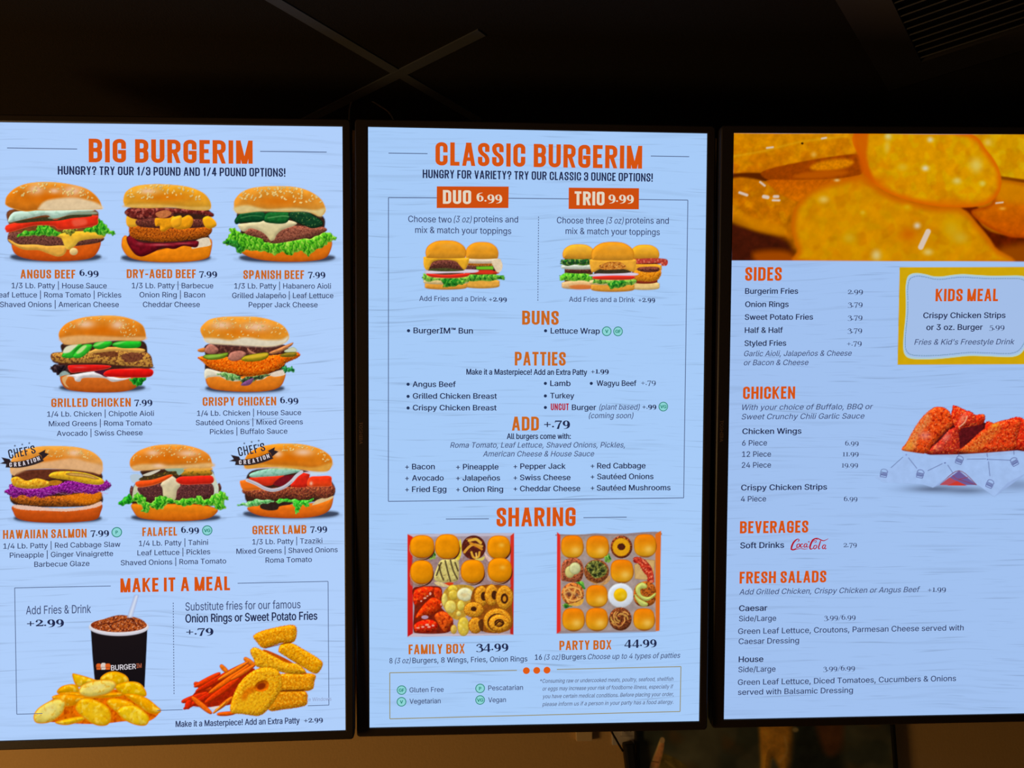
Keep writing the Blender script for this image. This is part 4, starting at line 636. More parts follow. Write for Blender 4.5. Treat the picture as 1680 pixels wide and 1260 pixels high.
def kids_picture():
    p = pic('kids_meal_panel', 'yellow panel with a wavy edged pale centre and dashed line', (1470, 436, 1702, 602), (1440, 420, 5.729), step=1.0, seed=560)
    p.s([(204, 106), (1475, 102), (1466, 1018), (184, 1022)], (206, 164, 10), sm=0, n=(.03, 12), soft=.5)
    I = [(262, 400), (260, 300), (275, 205), (310, 170), (370, 160), (450, 172), (520, 190), (600, 192), (700, 178), (800, 170), (920, 178), (1080, 186), (1220, 184), (1330, 184), (1390, 200), (1420, 250), (1412, 420), (1416, 600), (1408, 780), (1385, 860), (1340, 920), (1280, 945), (1200, 950), (1000, 942), (850, 940), (700, 955), (560, 968), (420, 972), (310, 965), (258, 935), (238, 870), (242, 740), (256, 600), (262, 500)]
    p.s(I, (176, 206, 206), soft=.6)
    c = np.mean(I, 0); J = [(c[0]+(x-c[0])*.985, c[1]+(y-c[1])*.965) for x, y in I]
    p.s(J, (163, 190, 232), soft=1.2)
    D = catmull([(c[0]+(x-c[0])*.965, c[1]+(y-c[1])*.92) for x, y in I], 10)
    L = np.r_[0, np.cumsum(np.linalg.norm(np.diff(np.r_[D, D[:1]], axis=0), axis=1))]; DD = np.r_[D, D[:1]]
    t = 0
    while t < L[-1]-12:
        a = [np.interp(t, L, DD[:, i]) for i in (0, 1)]; b = [np.interp(t+13, L, DD[:, i]) for i in (0, 1)]
        p.ln([a, b], 1.0, (88, 130, 150), sm=0, al=.85, soft=.4); t += 22

def badge_pictures():
    for ox, oy, sc, nm in ((0, 710, 5.479, 'salmon'), (370, 710, 5.478, 'lamb')):
        d = (0, 0) if nm == 'salmon' else (34, -22)
        x0 = ox+d[0]/sc; y0 = oy+d[1]/sc
        p = pic('ribbon_mark', 'dark ribbon of the badge over the %s burger' % nm, (x0-1, y0+14, x0+84, y0+60), (x0, y0, sc), step=.6, seed=580)
        p.s([(0, 277), (40, 258), (14, 220), (90, 236), (110, 280), (60, 282)], (44, 34, 38), sm=0)
        p.s([(345, 185), (412, 150), (406, 178), (444, 190), (400, 226), (385, 240), (370, 205)], (44, 34, 38), sm=0)
        p.s([(56, 282), (60, 262), (90, 286), (70, 290)], (20, 14, 18), sm=0)
        a = catmull([(62, 262), (160, 258), (260, 238), (362, 198)], 8, False); b = catmull([(398, 254), (300, 290), (180, 314), (52, 312)], 8, False)
        p.s(np.concatenate([a, b]), (50, 40, 42), sm=0)
        for (x, y) in ((136, 117), (202, 105), (265, 93)):
            t = np.arange(10)*np.pi/5-np.pi/2; r = np.where(np.arange(10) % 2, 4.5, 11)
            p2 = pic('star_mark', None, (ox+(x+d[0])/sc-3, oy+(y+d[1])/sc-3, ox+(x+d[0])/sc+3, oy+(y+d[1])/sc+3), (x0, y0, sc), step=.5, seed=581)
            p2.s(np.stack([x+r*np.cos(t), y+r*np.sin(t)], 1), (44, 40, 56), sm=0, soft=.5)

for _f in (big_burgers, meal_pictures, combo_pictures, box_pictures, banner_picture, wings_picture, kids_picture, badge_pictures): _f()
for _p in PICS:                                           # the screens show these in strong colour
    if _p.name != 'kids_meal_panel':
        _g = (_p.rgb@np.array([.3, .59, .11]))[..., None]; _p.rgb = np.clip((_g+1.16*(_p.rgb-_g))*.96, 0, 1)
# ---------------------------------------------------------------- the setting
WALL_Y, CEIL_Z = 1.80, 2.57
M_wall = mat('tan_wall_paint', (196, 160, 104), .75, .2, bump=(180, .25), vary=(3, (188, 152, 98)))
M_tile = mat('black_ceiling_tile', (30, 27, 23), .9, .1, bump=(260, .6))
M_bar = mat('dark_ceiling_bar', (66, 69, 74), .6, .3)
M_floor = mat('brown_floor_tile', (92, 70, 50), .5, .4, vary=(4, (80, 60, 44)))
tag(box('wall_back', (-3.2, WALL_Y, 0), (3.4, WALL_Y+.1, CEIL_Z), M_wall), kind='structure')
tag(box('wall_left', (-3.3, -3.4, 0), (-3.2, WALL_Y+.1, CEIL_Z), M_wall), kind='structure')
tag(box('floor', (-3.3, -3.4, -.08), (3.4, WALL_Y+.1, 0), M_floor), kind='structure')
tag(box('ceiling', (-3.3, -3.4, CEIL_Z), (3.4, WALL_Y+.1, CEIL_Z+.06), M_tile), kind='structure')
# ceiling bars: the grid runs on the diagonal
P0 = on_ceiling(655, 120, CEIL_Z); DA = (on_ceiling(790, 195, CEIL_Z)-on_ceiling(470, 5, CEIL_Z)).normalized(); DB = Vector((DA.y, -DA.x, 0))
def bar(name, c, d, a, b, wd=.024, z=0):
    n = Vector((-d.y, d.x, 0)); mx = Matrix(((d.x, n.x, 0, c.x), (d.y, n.y, 0, c.y), (0, 0, 1, CEIL_Z), (0, 0, 0, 1)))
    bm = bmesh.new(); bm_box(bm, (a, -wd/2, -.0025+z*.5), (b, wd/2, .004), 0, mx)
    return tag(from_bm(name, bm, M_bar), kind='structure')
bar('trim_1', P0, DA, -2.2, .262)
bar('trim_2', P0, DB, -.36, .235, z=-.0012)
VC = on_ceiling(1490, 112, CEIL_Z)                         # the vent's near corner over the third screen
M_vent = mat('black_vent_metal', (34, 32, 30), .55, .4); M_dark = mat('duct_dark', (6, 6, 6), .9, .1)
vr = tag(empty('ceiling_vent', (0, 0, 0)), 'square black louvred vent set in the dark ceiling above the right screen', 'vent')
S = .56
mxv = Matrix(((-DA.x, DB.x, 0, VC.x), (-DA.y, DB.y, 0, VC.y), (0, 0, 1, CEIL_Z), (0, 0, 0, 1)))
bm = bmesh.new()
for lo, hi in (((-.05, -.05), (S+.05, .03)), ((-.05, S-.03), (S+.05, S+.05)), ((-.05, .03), (.03, S-.03)), ((S-.03, .03), (S+.05, S-.03))): bm_box(bm, (*lo, -.012), (*hi, .002), 0, mxv)
from_bm('frame', bm, M_vent, vr)
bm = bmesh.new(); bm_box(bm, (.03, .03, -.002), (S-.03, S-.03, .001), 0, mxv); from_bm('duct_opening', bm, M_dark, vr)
for k in range(20):
    bm = bmesh.new(); x = .04+k*(S-.09)/19
    bm_box(bm, (-.007, .03, -.0012), (.007, S-.03, .0012), 0, mxv @ Matrix.Translation((x, 0, -.006)) @ Matrix.Rotation(math.radians(38), 4, 'Y'))
    from_bm('slat', bm, M_vent, vr)

# ---------------------------------------------------------------- the three screens
SW, SH = .6804, 1.2096
M_bezel = mat('black_bezel_plastic', (44, 37, 32), .42, .35, bump=(400, .1)); M_back = mat('black_housing', (20, 19, 18), .6, .3); M_steel = mat('bracket_steel', (46, 45, 44), .5, .5, .6); M_logo = mat('bezel_logo_print', (150, 122, 104), .6, .3)
def screen_mat(col, seed, dark=.88):
    m = bpy.data.materials.new('menu_screen_light'); m.use_nodes = True; nt = m.node_tree; nt.nodes.clear(); N = nt.nodes.new; L = nt.links.new
    tc = N('ShaderNodeTexCoord'); w0 = N('ShaderNodeTexNoise'); w0.inputs['Scale'].default_value = 3.2; w0.inputs['Detail'].default_value = 1
    mp = N('ShaderNodeMapping'); mp.inputs['Location'].default_value = (seed*3.1, seed*1.7, seed); L(tc.outputs['Object'], mp.inputs['Vector']); L(mp.outputs[0], w0.inputs['Vector'])
    ad = N('ShaderNodeVectorMath'); ad.operation = 'MULTIPLY_ADD'; L(w0.outputs['Color'], ad.inputs[0]); ad.inputs[1].default_value = (0, .045, 0); L(mp.outputs[0], ad.inputs[2])
    out = None
    for (sx, sy, lo, hi, am) in ((6, 190, .62, .76, 1.0), (2.6, 80, .60, .74, .4), (12, 300, .64, .76, .45)):
        mm = N('ShaderNodeMapping'); mm.inputs['Scale'].default_value = (sx, sy, 1); L(ad.outputs[0], mm.inputs['Vector'])
        n = N('ShaderNodeTexNoise'); n.inputs['Scale'].default_value = 1; n.inputs['Detail'].default_value = 1.5; L(mm.outputs[0], n.inputs['Vector'])
        r = N('ShaderNodeMapRange'); r.inputs['From Min'].default_value = lo; r.inputs['From Max'].default_value = hi; r.inputs['To Max'].default_value = am; L(n.outputs['Fac'], r.inputs['Value'])
        if out is None: out = r.outputs[0]
        else:
            a = N('ShaderNodeMath'); a.operation = 'MAXIMUM'; L(out, a.inputs[0]); L(r.outputs[0], a.inputs[1]); out = a.outputs[0]
    mx = N('ShaderNodeMix'); mx.data_type = 'RGBA'; L(out, mx.inputs['Factor']); mx.inputs['A'].default_value = (*lin(col), 1); mx.inputs['B'].default_value = (*lin(np.array(col)*dark), 1)
    e = N('ShaderNodeEmission'); o = N('ShaderNodeOutputMaterial'); L(mx.outputs['Result'], e.inputs[0]); L(e.outputs[0], o.inputs[0]); return m
m = bpy.data.materials.new('screen_picture_light'); m.use_nodes = True; nt = m.node_tree; nt.nodes.clear()
_v = nt.nodes.new('ShaderNodeVertexColor'); _v.layer_name = 'picture'; _e = nt.nodes.new('ShaderNodeEmission'); _t = nt.nodes.new('ShaderNodeBsdfTransparent'); _x = nt.nodes.new('ShaderNodeMixShader'); _o = nt.nodes.new('ShaderNodeOutputMaterial')
for a, b in ((_v.outputs['Color'], _e.inputs[0]), (_v.outputs['Alpha'], _x.inputs[0]), (_t.outputs[0], _x.inputs[1]), (_e.outputs[0], _x.inputs[2]), (_x.outputs[0], _o.inputs[0])): nt.links.new(a, b)
M_pic = m

class Display:
    def __init__(s, key, c, x, up, col, label):
        c, x, up = Vector(c), Vector(x).normalized(), Vector(up); up = (up-x*up.dot(x)).normalized(); z = x.cross(up)
        s.c, s.x, s.u, s.z = c, x, up, z
        s.root = tag(empty('menu_display', mw=Matrix(((x.x, up.x, z.x, c.x), (x.y, up.y, z.y, c.y), (x.z, up.z, z.z, c.z), (0, 0, 0, 1)))), label, 'menu screen', 'portrait menu screens hung in a row')
        l, r, t, b = .0255, .0165, .0145, .0175; L_, R_, T_, B_ = -SW/2-l, SW/2+r, SH/2+t, -SH/2-b
        # bezel: a rounded frame around the screen
        rad, n = .007, 5; out = []
        for cx, cy, a0 in ((R_-rad, T_-rad, 0), (L_+rad, T_-rad, 90), (L_+rad, B_+rad, 180), (R_-rad, B_+rad, 270)):
            out += [(cx+rad*math.cos(math.radians(a0+90*k/n)), cy+rad*math.sin(math.radians(a0+90*k/n))) for k in range(n+1)]
        inn = []
        for X, Y in ((SW/2, SH/2), (-SW/2, SH/2), (-SW/2, -SH/2), (SW/2, -SH/2)): inn += [(X, Y)]*(n+1)
        N = len(out); shr = lambda p, d: (p[0]-d*(1 if p[0] > 0 else -1), p[1]-d*(1 if p[1] > 0 else -1))
        rings = [[(*p, -.012) for p in out], [(*p, .0025) for p in out], [(*shr(p, .0022), .0042) for p in out], [(*shr(p, -.0022), .0042) for p in inn], [(*p, .0032) for p in inn], [(*p, -.003) for p in inn]]
        V = sum(rings, []); Fc = []
        for i in range(len(rings)-1):
            for k in range(N):
                q = (i*N+k, i*N+(k+1) % N, (i+1)*N+(k+1) % N, (i+1)*N+k)
                Fc.append(q)
        bz = obj('bezel', V, Fc, M_bezel, s.root); bm = bmesh.new(); bm.from_mesh(bz.data); bmesh.ops.remove_doubles(bm, verts=bm.verts, dist=1e-6); bmesh.ops.recalc_face_normals(bm, faces=bm.faces); bm.to_mesh(bz.data); bm.free()
        box('housing', (L_+.002, B_+.002, -.036), (R_-.002, T_-.002, -.012), M_back, s.root, .004)
        box('rear_cover', (-.22, -.38, -.058), (.22, .30, -.036), M_back, s.root, .008)
        s.screen = obj('screen', [(-SW/2, -SH/2, 0), (SW/2, -SH/2, 0), (SW/2, SH/2, 0), (-SW/2, SH/2, 0)], [(0, 1, 2, 3)], screen_mat(col, {'L': 1, 'C': 2, 'R': 3}[key]), s.root)
        s.key = key
        # bracket to the wall: two arms and a plate
        mi = s.root.matrix_world.inverted(); bm = bmesh.new()
        bm_box(bm, (-.16, -.12, -.066), (.16, .12, -.056)); from_bm('mount_plate', bm, M_steel, s.root)
        for sx in (-.1, .1):
            w0 = s.root.matrix_world @ Vector((sx, -.02, -.06)); w1 = Vector((w0.x, WALL_Y-.012, w0.z+.02))
            tube('bracket_arm', [mi @ w0, mi @ w1], .012, M_steel, s.root)
        wc = Vector((s.c.x, WALL_Y, s.c.z)); bm = bmesh.new(); bm_box(bm, (wc.x-.18, WALL_Y-.014, wc.z-.10), (wc.x+.18, WALL_Y, wc.z+.12), 0, mi); from_bm('wall_rail', bm, M_steel, s.root)
    def uv(s, px, py):
        """photo point to a point of the screen's face, in the screen's own frame"""
        d = ray(px, py); p = CAM+d*((s.c-CAM).dot(s.z)/d.dot(s.z))-s.c
        return np.array((p.dot(s.x), p.dot(s.u)))
    def grid(s, X, Y):
        dx = np.stack([RIGHT[i]*((X-CX)/F_PX)+DOWN[i]*((Y-CY)/F_PX)+FWD[i] for i in range(3)], -1)
        z = np.array(s.z); t = np.dot(np.array(s.c-CAM), z)/(dx@z); P = np.array(CAM)+dx*t[..., None]-np.array(s.c)
        return P@np.array(s.x), P@np.array(s.u)
D = {
 'L': Display('L', (-.6041, 1.5468, 1.7988), (.9999, .0078, .0144), (-.013, -.1531, .9881), (176, 207, 251), 'lit menu screen listing eight big burgers, drink and potato slices at its foot'),
 'C': Display('C', (.1255, 1.5518, 1.7986), (1, .0031, .0053), (-.0046, -.1932, .9812), (167, 203, 248), 'lit menu screen headed classic, with two red boxes of small burgers'),
 'R': Display('R', (.8572, 1.5436, 1.7982), (.9998, -.0163, .0106), (-.0141, -.2268, .9738), (161, 193, 240), 'lit menu screen with golden fries across its top, sides, chicken and salads below'),
}
def which(x): return D['L'] if x < 575 else D['C'] if x < 1180 else D['R']
def picture(p, disp, material, z, parent, name, label):
    ix = np.arange(p.a.size).reshape(p.a.shape)
    u, v = disp.grid(p.X, p.Y); al = p.a*((abs(u) < SW/2+.0004) & (abs(v) < SH/2+.0004))          # a picture ends where the screen does
    keep = np.maximum.reduce([al[:-1, :-1], al[1:, :-1], al[:-1, 1:], al[1:, 1:]]) > .02
    f = np.stack([ix[1:, :-1], ix[1:, 1:], ix[:-1, 1:], ix[:-1, :-1]], -1)[keep]
    used = np.unique(f); rem = np.zeros(p.a.size, int); rem[used] = np.arange(len(used)); f = rem[f]
    co = np.stack([u.ravel()[used], v.ravel()[used], np.full(len(used), z)], 1)
    me = bpy.data.meshes.new(name); me.vertices.add(len(used)); me.vertices.foreach_set('co', co.ravel().astype(np.float32))
    me.loops.add(f.size); me.loops.foreach_set('vertex_index', f.ravel().astype(np.int32)); me.polygons.add(len(f)); me.polygons.foreach_set('loop_start', np.arange(0, f.size, 4, dtype=np.int32))
    me.update(calc_edges=True)
    ca = me.color_attributes.new('picture', 'FLOAT_COLOR', 'POINT'); c = p.rgb.reshape(-1, 3)[used]; c = np.clip(c, 0, 1)
    c = np.where(c <= .04045, c/12.92, ((c+.055)/1.055)**2.4)
    # let colour run on under the clear margin so the edge does not darken
    ca.data.foreach_set('color', np.concatenate([c, al.ravel()[used][:, None]], 1).ravel().astype(np.float32))
    me.materials.append(material); o = bpy.data.objects.new(name, me); COL.objects.link(o); o.parent = parent
    if label: o['label'] = label
    return o
for i, p in enumerate(PICS):
    d = which((p.box[0]+p.box[2])/2)
    picture(p, d, M_pic, .0004+.00002*i, d.screen, p.name, p.label)

# ---------------------------------------------------------------- rules, boxes and dots drawn on the screens
def quads(name, disp, polys, col, z=.0009, label=None):
    V, Fc = [], []
    for P in polys:
        k = len(V); V += [(*q, z) for q in P]; Fc.append(tuple(range(k, k+len(P))))
    o = obj(name, V, Fc, glow(col), disp.screen)
    if label: o['label'] = label
    return o
def seg(disp, a, b, wpx):
    A, B = disp.uv(*a), disp.uv(*b); t = (B-A)/np.linalg.norm(B-A); n = np.array((-t[1], t[0]))*wpx*.00061
    return [A-n, B-n, B+n, A+n]
INK = (84, 102, 140)
def rule(k, pts, col=INK, wpx=1.3, name='rule_line'):
    d = D[k]; quads(name, d, [seg(d, pts[i], pts[i+1], wpx) for i in range(len(pts)-1)], col)
def dashes(k, a, b, n, col=(84, 100, 136)):
    d = D[k]; a, b = np.array(a, float), np.array(b, float); quads('dashed_line', d, [seg(d, a+(b-a)*(i+.1)/n, a+(b-a)*(i+.65)/n, 1.3) for i in range(n)], col)
def disc(k, x, y, r, col, name, z=.0009, ring=None):
    d = D[k]; c = d.uv(x, y); m_ = r*.00122; t = np.linspace(0, 2*np.pi, 28, endpoint=False)
    if ring: quads(name, d, [[c+m_*np.array((math.cos(q), math.sin(q))) for q in t]], ring, z); m_ *= .84; z += .0001
    quads(name if not ring else 'mark_fill', d, [[c+m_*np.array((math.cos(q), math.sin(q))) for q in t]], col, z)
rule('L', [(12, 243), (127, 244.7)]); rule('L', [(427, 248.6), (536, 249.8)])
rule('L', [(182, 961.2), (24.5, 964.3), (28, 1171.5), (70, 1170.2)], wpx=1.1); rule('L', [(258, 1165.2), (300, 1164)], wpx=1.1); rule('L', [(390, 956.8), (538.3, 953.6), (539.8, 1156.5), (505, 1157.6)], wpx=1.1)
dashes('L', (284.5, 988), (285.8, 1140), 34)
rule('C', [(637.5, 251.4), (701.5, 252.3)]); rule('C', [(1067.5, 256.2), (1130.5, 257.2)])
rule('C', [(717, 324.8), (637.4, 324.3), (637.2, 822.4), (1121.4, 816.7), (1128.3, 328.4), (1047, 327.5)]); rule('C', [(834, 325.4), (933, 326.4)])
dashes('C', (883.5, 355), (882.4, 495), 32)
rule('C', [(731.5, 851.5), (802, 851)]); rule('C', [(957, 849.2), (1028, 848.4)])
GOLD = (150, 140, 92)
rule('C', [(848, 1099.5), (639.5, 1103.5), (639.7, 1179), (1115.6, 1167), (1117, 1093.3), (913.5, 1098)], GOLD, 1.4)
quads('price_box', D['C'], [[D['C'].uv(*q) for q in ((716.5, 341.5), (834, 341.4), (834.6, 306.3), (716.7, 305.9))]], (204, 78, 16), .0010, 'orange box behind the duo price'); quads('price_box', D['C'], [[D['C'].uv(*q) for q in ((932.8, 343.0), (1047.9, 343.6), (1048.2, 309), (933, 308))]], (204, 78, 16), .0010, 'orange box behind the trio price')
for x, y in ((863.5, 1100), (880.5, 1099.6), (897.3, 1099.2)): disc('C', x, y, 5.8, (222, 92, 22), 'orange_dot')
for x, y in ((670.3, 542.6), (895, 542.7), (669.6, 630.4), (669.6, 650.3), (669.6, 669.3), (894.7, 629), (970, 629), (894.7, 649.5), (894.7, 668.5)): disc('C', x, y, 2.6, (36, 52, 88), 'bullet_dot')

# ---------------------------------------------------------------- lettering
def fillet(P):
    out = []
    for i, q in enumerate(P):
        if len(q) < 3 or i in (0, len(P)-1): out.append(np.array(q[:2], float)); continue
        p0, p, p1 = (np.array(P[j][:2], float) for j in (i-1, i, i+1)); a, b = p0-p, p1-p; la, lb = np.linalg.norm(a), np.linalg.norm(b); r = min(q[2], la*.46, lb*.46)
        A, B = p+a/la*r, p+b/lb*r
        for t in np.linspace(0, 1, 7): out.append((1-t)**2*A+2*t*(1-t)*p+t*t*B if False else p+(A-p)*(1-t)**1.7+(B-p)*t**1.7)
    return out
def ribbon(P, W, V, Fc, cap=True):
    """a stroke of width W (number or one per point) along P, appended to V, Fc"""
    P = [np.array(p, float) for p in P]
    if np.isscalar(W): P = [p for i, p in enumerate(P) if i == 0 or np.linalg.norm(p-P[i-1]) > 1e-4]
    n = len(P); W = [W]*n if np.isscalar(W) else list(W)
    T = [(P[min(i+1, n-1)]-P[max(i-1, 0)]) for i in range(n)]; T = [t/(np.linalg.norm(t)+1e-9) for t in T]
    if cap: P[0] = P[0]-T[0]*W[0]/2; P[-1] = P[-1]+T[-1]*W[-1]/2
    k = len(V)
    for i in range(n):
        nn = np.array((-T[i][1], T[i][0])); s = 1
        if 0 < i < n-1:
            d = P[i]-P[i-1]; d = d/(np.linalg.norm(d)+1e-9); s = 1/max(.5, abs(d@T[i]))
        V += [P[i]-nn*W[i]/2*s, P[i]+nn*W[i]/2*s]
    for i in range(n-1): Fc.append((k+2*i, k+2*i+2, k+2*i+3, k+2*i+1))
R_ = .16
_st = [(0, 0), (0, 1)]
GL = {  # condensed capitals: width, strokes on the unit box
 'A': (.50, [[(0, 0), (.42, 1)], [(1, 0), (.58, 1)], [(.2, .25), (.8, .25)], [(.42, 1), (.58, 1)]]), 'B': (.47, [_st, [(0, 1), (1, 1, R_), (1, .53, R_), (0, .53)], [(0, .53), (1, .53, R_), (1, 0, R_), (0, 0)]]),
 'C': (.46, [[(1, .68), (1, 1, R_), (0, 1, R_), (0, 0, R_), (1, 0, R_), (1, .32)]]), 'D': (.47, [_st, [(0, 1), (1, 1, R_), (1, 0, R_), (0, 0)]]),
 'E': (.37, [_st, [(0, 1), (1, 1)], [(0, .53), (.8, .53)], [(0, 0), (1, 0)]]), 'F': (.36, [_st, [(0, 1), (1, 1)], [(0, .5), (.8, .5)]]),
 'G': (.47, [[(1, .7), (1, 1, R_), (0, 1, R_), (0, 0, R_), (1, 0, R_*.6), (1, .44)], [(.62, .44), (1, .44)]]), 'H': (.49, [_st, [(1, 0), (1, 1)], [(0, .52), (1, .52)]]),
 'I': (None, [[(0, 0), (0, 1)]]), 'K': (.48, [_st, [(1, 1), (.1, .42)], [(.32, .6), (1, 0)]]), 'L': (.35, [_st, [(0, 0), (1, 0)]]),
 'M': (.60, [_st, [(1, 0), (1, 1)], [(.03, 1), (.43, 0)], [(.97, 1), (.57, 0)], [(.46, 0), (.54, 0)]]), 'N': (.49, [_st, [(1, 0), (1, 1)], [(0, 1), (1, 0)]]),
 'O': (.47, [[(.5, 1), (0, 1, R_), (0, 0, R_), (1, 0, R_), (1, 1, R_), (.5, 1)]]), 'P': (.45, [_st, [(0, 1), (1, 1, R_), (1, .43, R_), (0, .43)]]),
 'R': (.47, [_st, [(0, 1), (1, 1, R_), (1, .5, R_), (0, .5)], [(.55, .5), (1, 0)]]), 'S': (.44, [[(1, .74), (1, 1, R_), (0, 1, R_), (0, .6, R_), (1, .4, R_), (1, 0, R_), (0, 0, R_), (0, .28)]]),
 'T': (.41, [[(.5, 0), (.5, 1)], [(0, 1), (1, 1)]]), 'U': (.47, [[(0, 1), (0, 0, R_), (1, 0, R_), (1, 1)]]), 'V': (.47, [[(0, 1), (.45, 0)], [(1, 1), (.55, 0)]]),
 'W': (.68, [[(0, 1), (.22, 0)], [(.5, 1), (.28, 0)], [(.5, 1), (.72, 0)], [(1, 1), (.78, 0)]]), 'X': (.47, [[(0, 0), (1, 1)], [(0, 1), (1, 0)]]), 'Y': (.46, [[(0, 1), (.5, .44)], [(1, 1), (.5, .44)], [(.5, .44), (.5, 0)]]),
 '1': (.30, [[(.75, 0), (.75, 1)], [(.75, .98), (0, .82)]]), '3': (.45, [[(0, .76), (0, 1, R_), (1, 1, R_), (1, .54, R_), (.4, .53)], [(.4, .53), (1, .53, R_), (1, 0, R_), (0, 0, R_), (0, .26)]]), '4': (.47, [[(.75, 0), (.75, 1)], [(.62, 1), (0, .3)], [(0, .24), (1, .24)]]),
 '/': (.42, [[(0, -.02), (1, 1)]]), '?': (.43, [[(0, .74), (0, 1, R_), (1, 1, R_), (1, .58, R_), (.5, .5, .1), (.5, .26)], [(.5, 0), (.5, .01)]]), '!': (None, [[(0, .34), (0, 1)], [(0, 0), (0, .01)]]), '-': (.28, [[(0, .42), (1, .42)]]), "'": (None, [[(0, .82), (0, 1)]]),
}
def caps_mesh(txt, w=.17, gap=.098, sp=.22):
    V, Fc = [], []; x = 0
    for ch in txt:
        if ch == ' ': x += sp; continue
        W, S_ = GL[ch]; W = w if W is None else W
        for s in S_:
            Q = [(x+w/2+q[0]*max(W-w, 0), w/2+q[1]*(1-w), *q[2:]) for q in s]
            k = len(V); ribbon(fillet(Q), w if ch not in 'AVWMNXK' or s is _st else w*.93, V, Fc)
            if len(s) == 2 and s[0][0] != s[1][0] and s[0][1] != s[1][1]:      # slanted: cut flush with the base and cap lines
                for i, j, q in ((0, 2, s[0]), (1, 3, s[0]), (2, 0, s[1]), (3, 1, s[1])):
                    if q[1] in (0, 1): A_, B_ = V[k+i], V[k+j]; V[k+i] = A_+(B_-A_)*((q[1]-A_[1])/(B_[1]-A_[1]))
            for i in range(k, len(V)): V[i] = np.array((min(max(V[i][0], x), x+W), V[i][1]))
        x += W+gap
    return np.array(V), Fc
def arc(cx, cy, rx, ry, a0, a1, n=14): return [(cx+rx*math.cos(math.radians(a)), cy+ry*math.sin(math.radians(a))) for a in np.linspace(a0, a1, n)]
def digit(ch, b, V, Fc, x):
    """old style serif figures; x-height = 1; b = weight"""
    def ring(cx, cy, rx, ry, tx, ty):
        k = len(V); n = 24
        for a in np.linspace(0, 2*np.pi, n, endpoint=False): V.extend([np.array((x+cx+rx*math.cos(a), cy+ry*math.sin(a))), np.array((x+cx+(rx-tx)*math.cos(a), cy+(ry-ty)*math.sin(a)))])
        for i in range(n): j = (i+1) % n; Fc.append((k+2*i, k+2*j, k+2*j+1, k+2*i+1))
    def st(P, W, sm=True):
        P = np.array(P, float); W = np.array(W, float)*b
        if sm and len(P) > 2: W = np.interp(np.linspace(0, 1, (len(P)-1)*5+1), np.linspace(0, 1, len(P)), W); P = catmull(P, 5, False)
        ribbon([(x+q[0], q[1]) for q in P], W, V, Fc, False)
    def dot(cx, cy, r):
        k = len(V); V.extend([np.array((x+cx+r*math.cos(a), cy+r*math.sin(a))) for a in np.linspace(0, 2*np.pi, 14, endpoint=False)]); Fc.append(tuple(range(k, k+14)))
    if ch == '9': ring(.43, .6, .40, .42, .2*b, .085*b); st([(.74, .62), (.72, .2), (.52, -.22), (.16, -.42)], [.19, .2, .15, .05]); return .92
    if ch == '6': ring(.43, .42, .40, .42, .2*b, .085*b); st([(.12, .42), (.16, .86), (.36, 1.24), (.72, 1.44)], [.19, .2, .15, .05]); return .92
    if ch == '7': st([(.06, .93), (.80, .93)], [.15, .15], False); st([(.08, .98), (.04, .70)], [.09, .06], False); st([(.76, .92), (.5, .4), (.34, -.44)], [.07, .14, .21]); return .86
    if ch == '3': st([(.10, .76), (.36, .97), (.66, .78), (.58, .56), (.30, .48)], [.09, .1, .2, .16, .06]); st([(.30, .48), (.62, .42), (.78, .08), (.60, -.33), (.22, -.42), (.06, -.26)], [.06, .13, .22, .15, .08, .1]); dot(.12, .74, .08*b); dot(.1, -.26, .09*b); return .88
    if ch == '4': st([(.60, 1.0), (.06, .06)], [.07, .08], False); st([(.03, .06), (.95, .06)], [.1, .1], False); st([(.66, 1.04), (.66, -.46)], [.2, .2], False); return 1.0
    if ch == '2': st([(.10, .70), (.20, .92), (.44, .97), (.68, .72), (.48, .38), (.10, .08)], [.1, .1, .1, .2, .13, .07]); st([(.06, .07), (.80, .07)], [.15, .15], False); st([(.78, .02), (.84, .26)], [.12, .05], False); dot(.14, .72, .09*b); return .90
    if ch == '1': st([(.34, 0), (.34, 1.0)], [.2, .2], False); st([(.08, .04), (.62, .04)], [.08, .08], False); st([(.10, .93), (.36, .95)], [.06, .09], False); return .68
    if ch == '5': st([(.20, .92), (.74, .95)], [.14, .12], False); st([(.22, .95), (.16, .48)], [.08, .08], False); st([(.16, .48), (.46, .56), (.74, .24), (.60, -.28), (.24, -.42), (.06, -.28)], [.07, .11, .22, .15, .08, .1]); dot(.1, -.28, .09*b); return .86
    if ch == '.': dot(.14, .11, .115*min(b, 1.05)); return .34
    if ch == '+': st([(.04, .42), (.80, .42)], [.1, .1], False); st([(.42, .05), (.42, .80)], [.1, .1], False); return .92
    if ch == '/': st([(.04, -.3), (.62, 1.35)], [.08, .08], False); return .66
    return .4
def num_mesh(txt, b):
    V, Fc = [], []; x = 0
    for ch in txt: x += digit(ch, b, V, Fc, x)
    V = np.array(V); y = V[:, 1]; V[:, 1] = np.where(y > 1, 1+(y-1)*.55, np.where(y < 0, y*.55, y)); return V, Fc
FONT = None
try:
    FONT = bpy.data.fonts.load(os.path.join(bpy.utils.system_resource('DATAFILES'), 'fonts', 'Inter.woff2'))
except Exception: FONT = None
_cap = {}
def type_object(txt, shear=0.0):
    c = bpy.data.curves.new('type', 'FONT'); c.body = txt; c.size = 1; c.shear = shear; c.resolution_u = 3; c.dimensions = '2D'; c.fill_mode = 'NONE'
    if FONT: c.font = FONT
    o = bpy.data.objects.new('type', c); COL.objects.link(o); return o
from mathutils.geometry import delaunay_2d_cdt
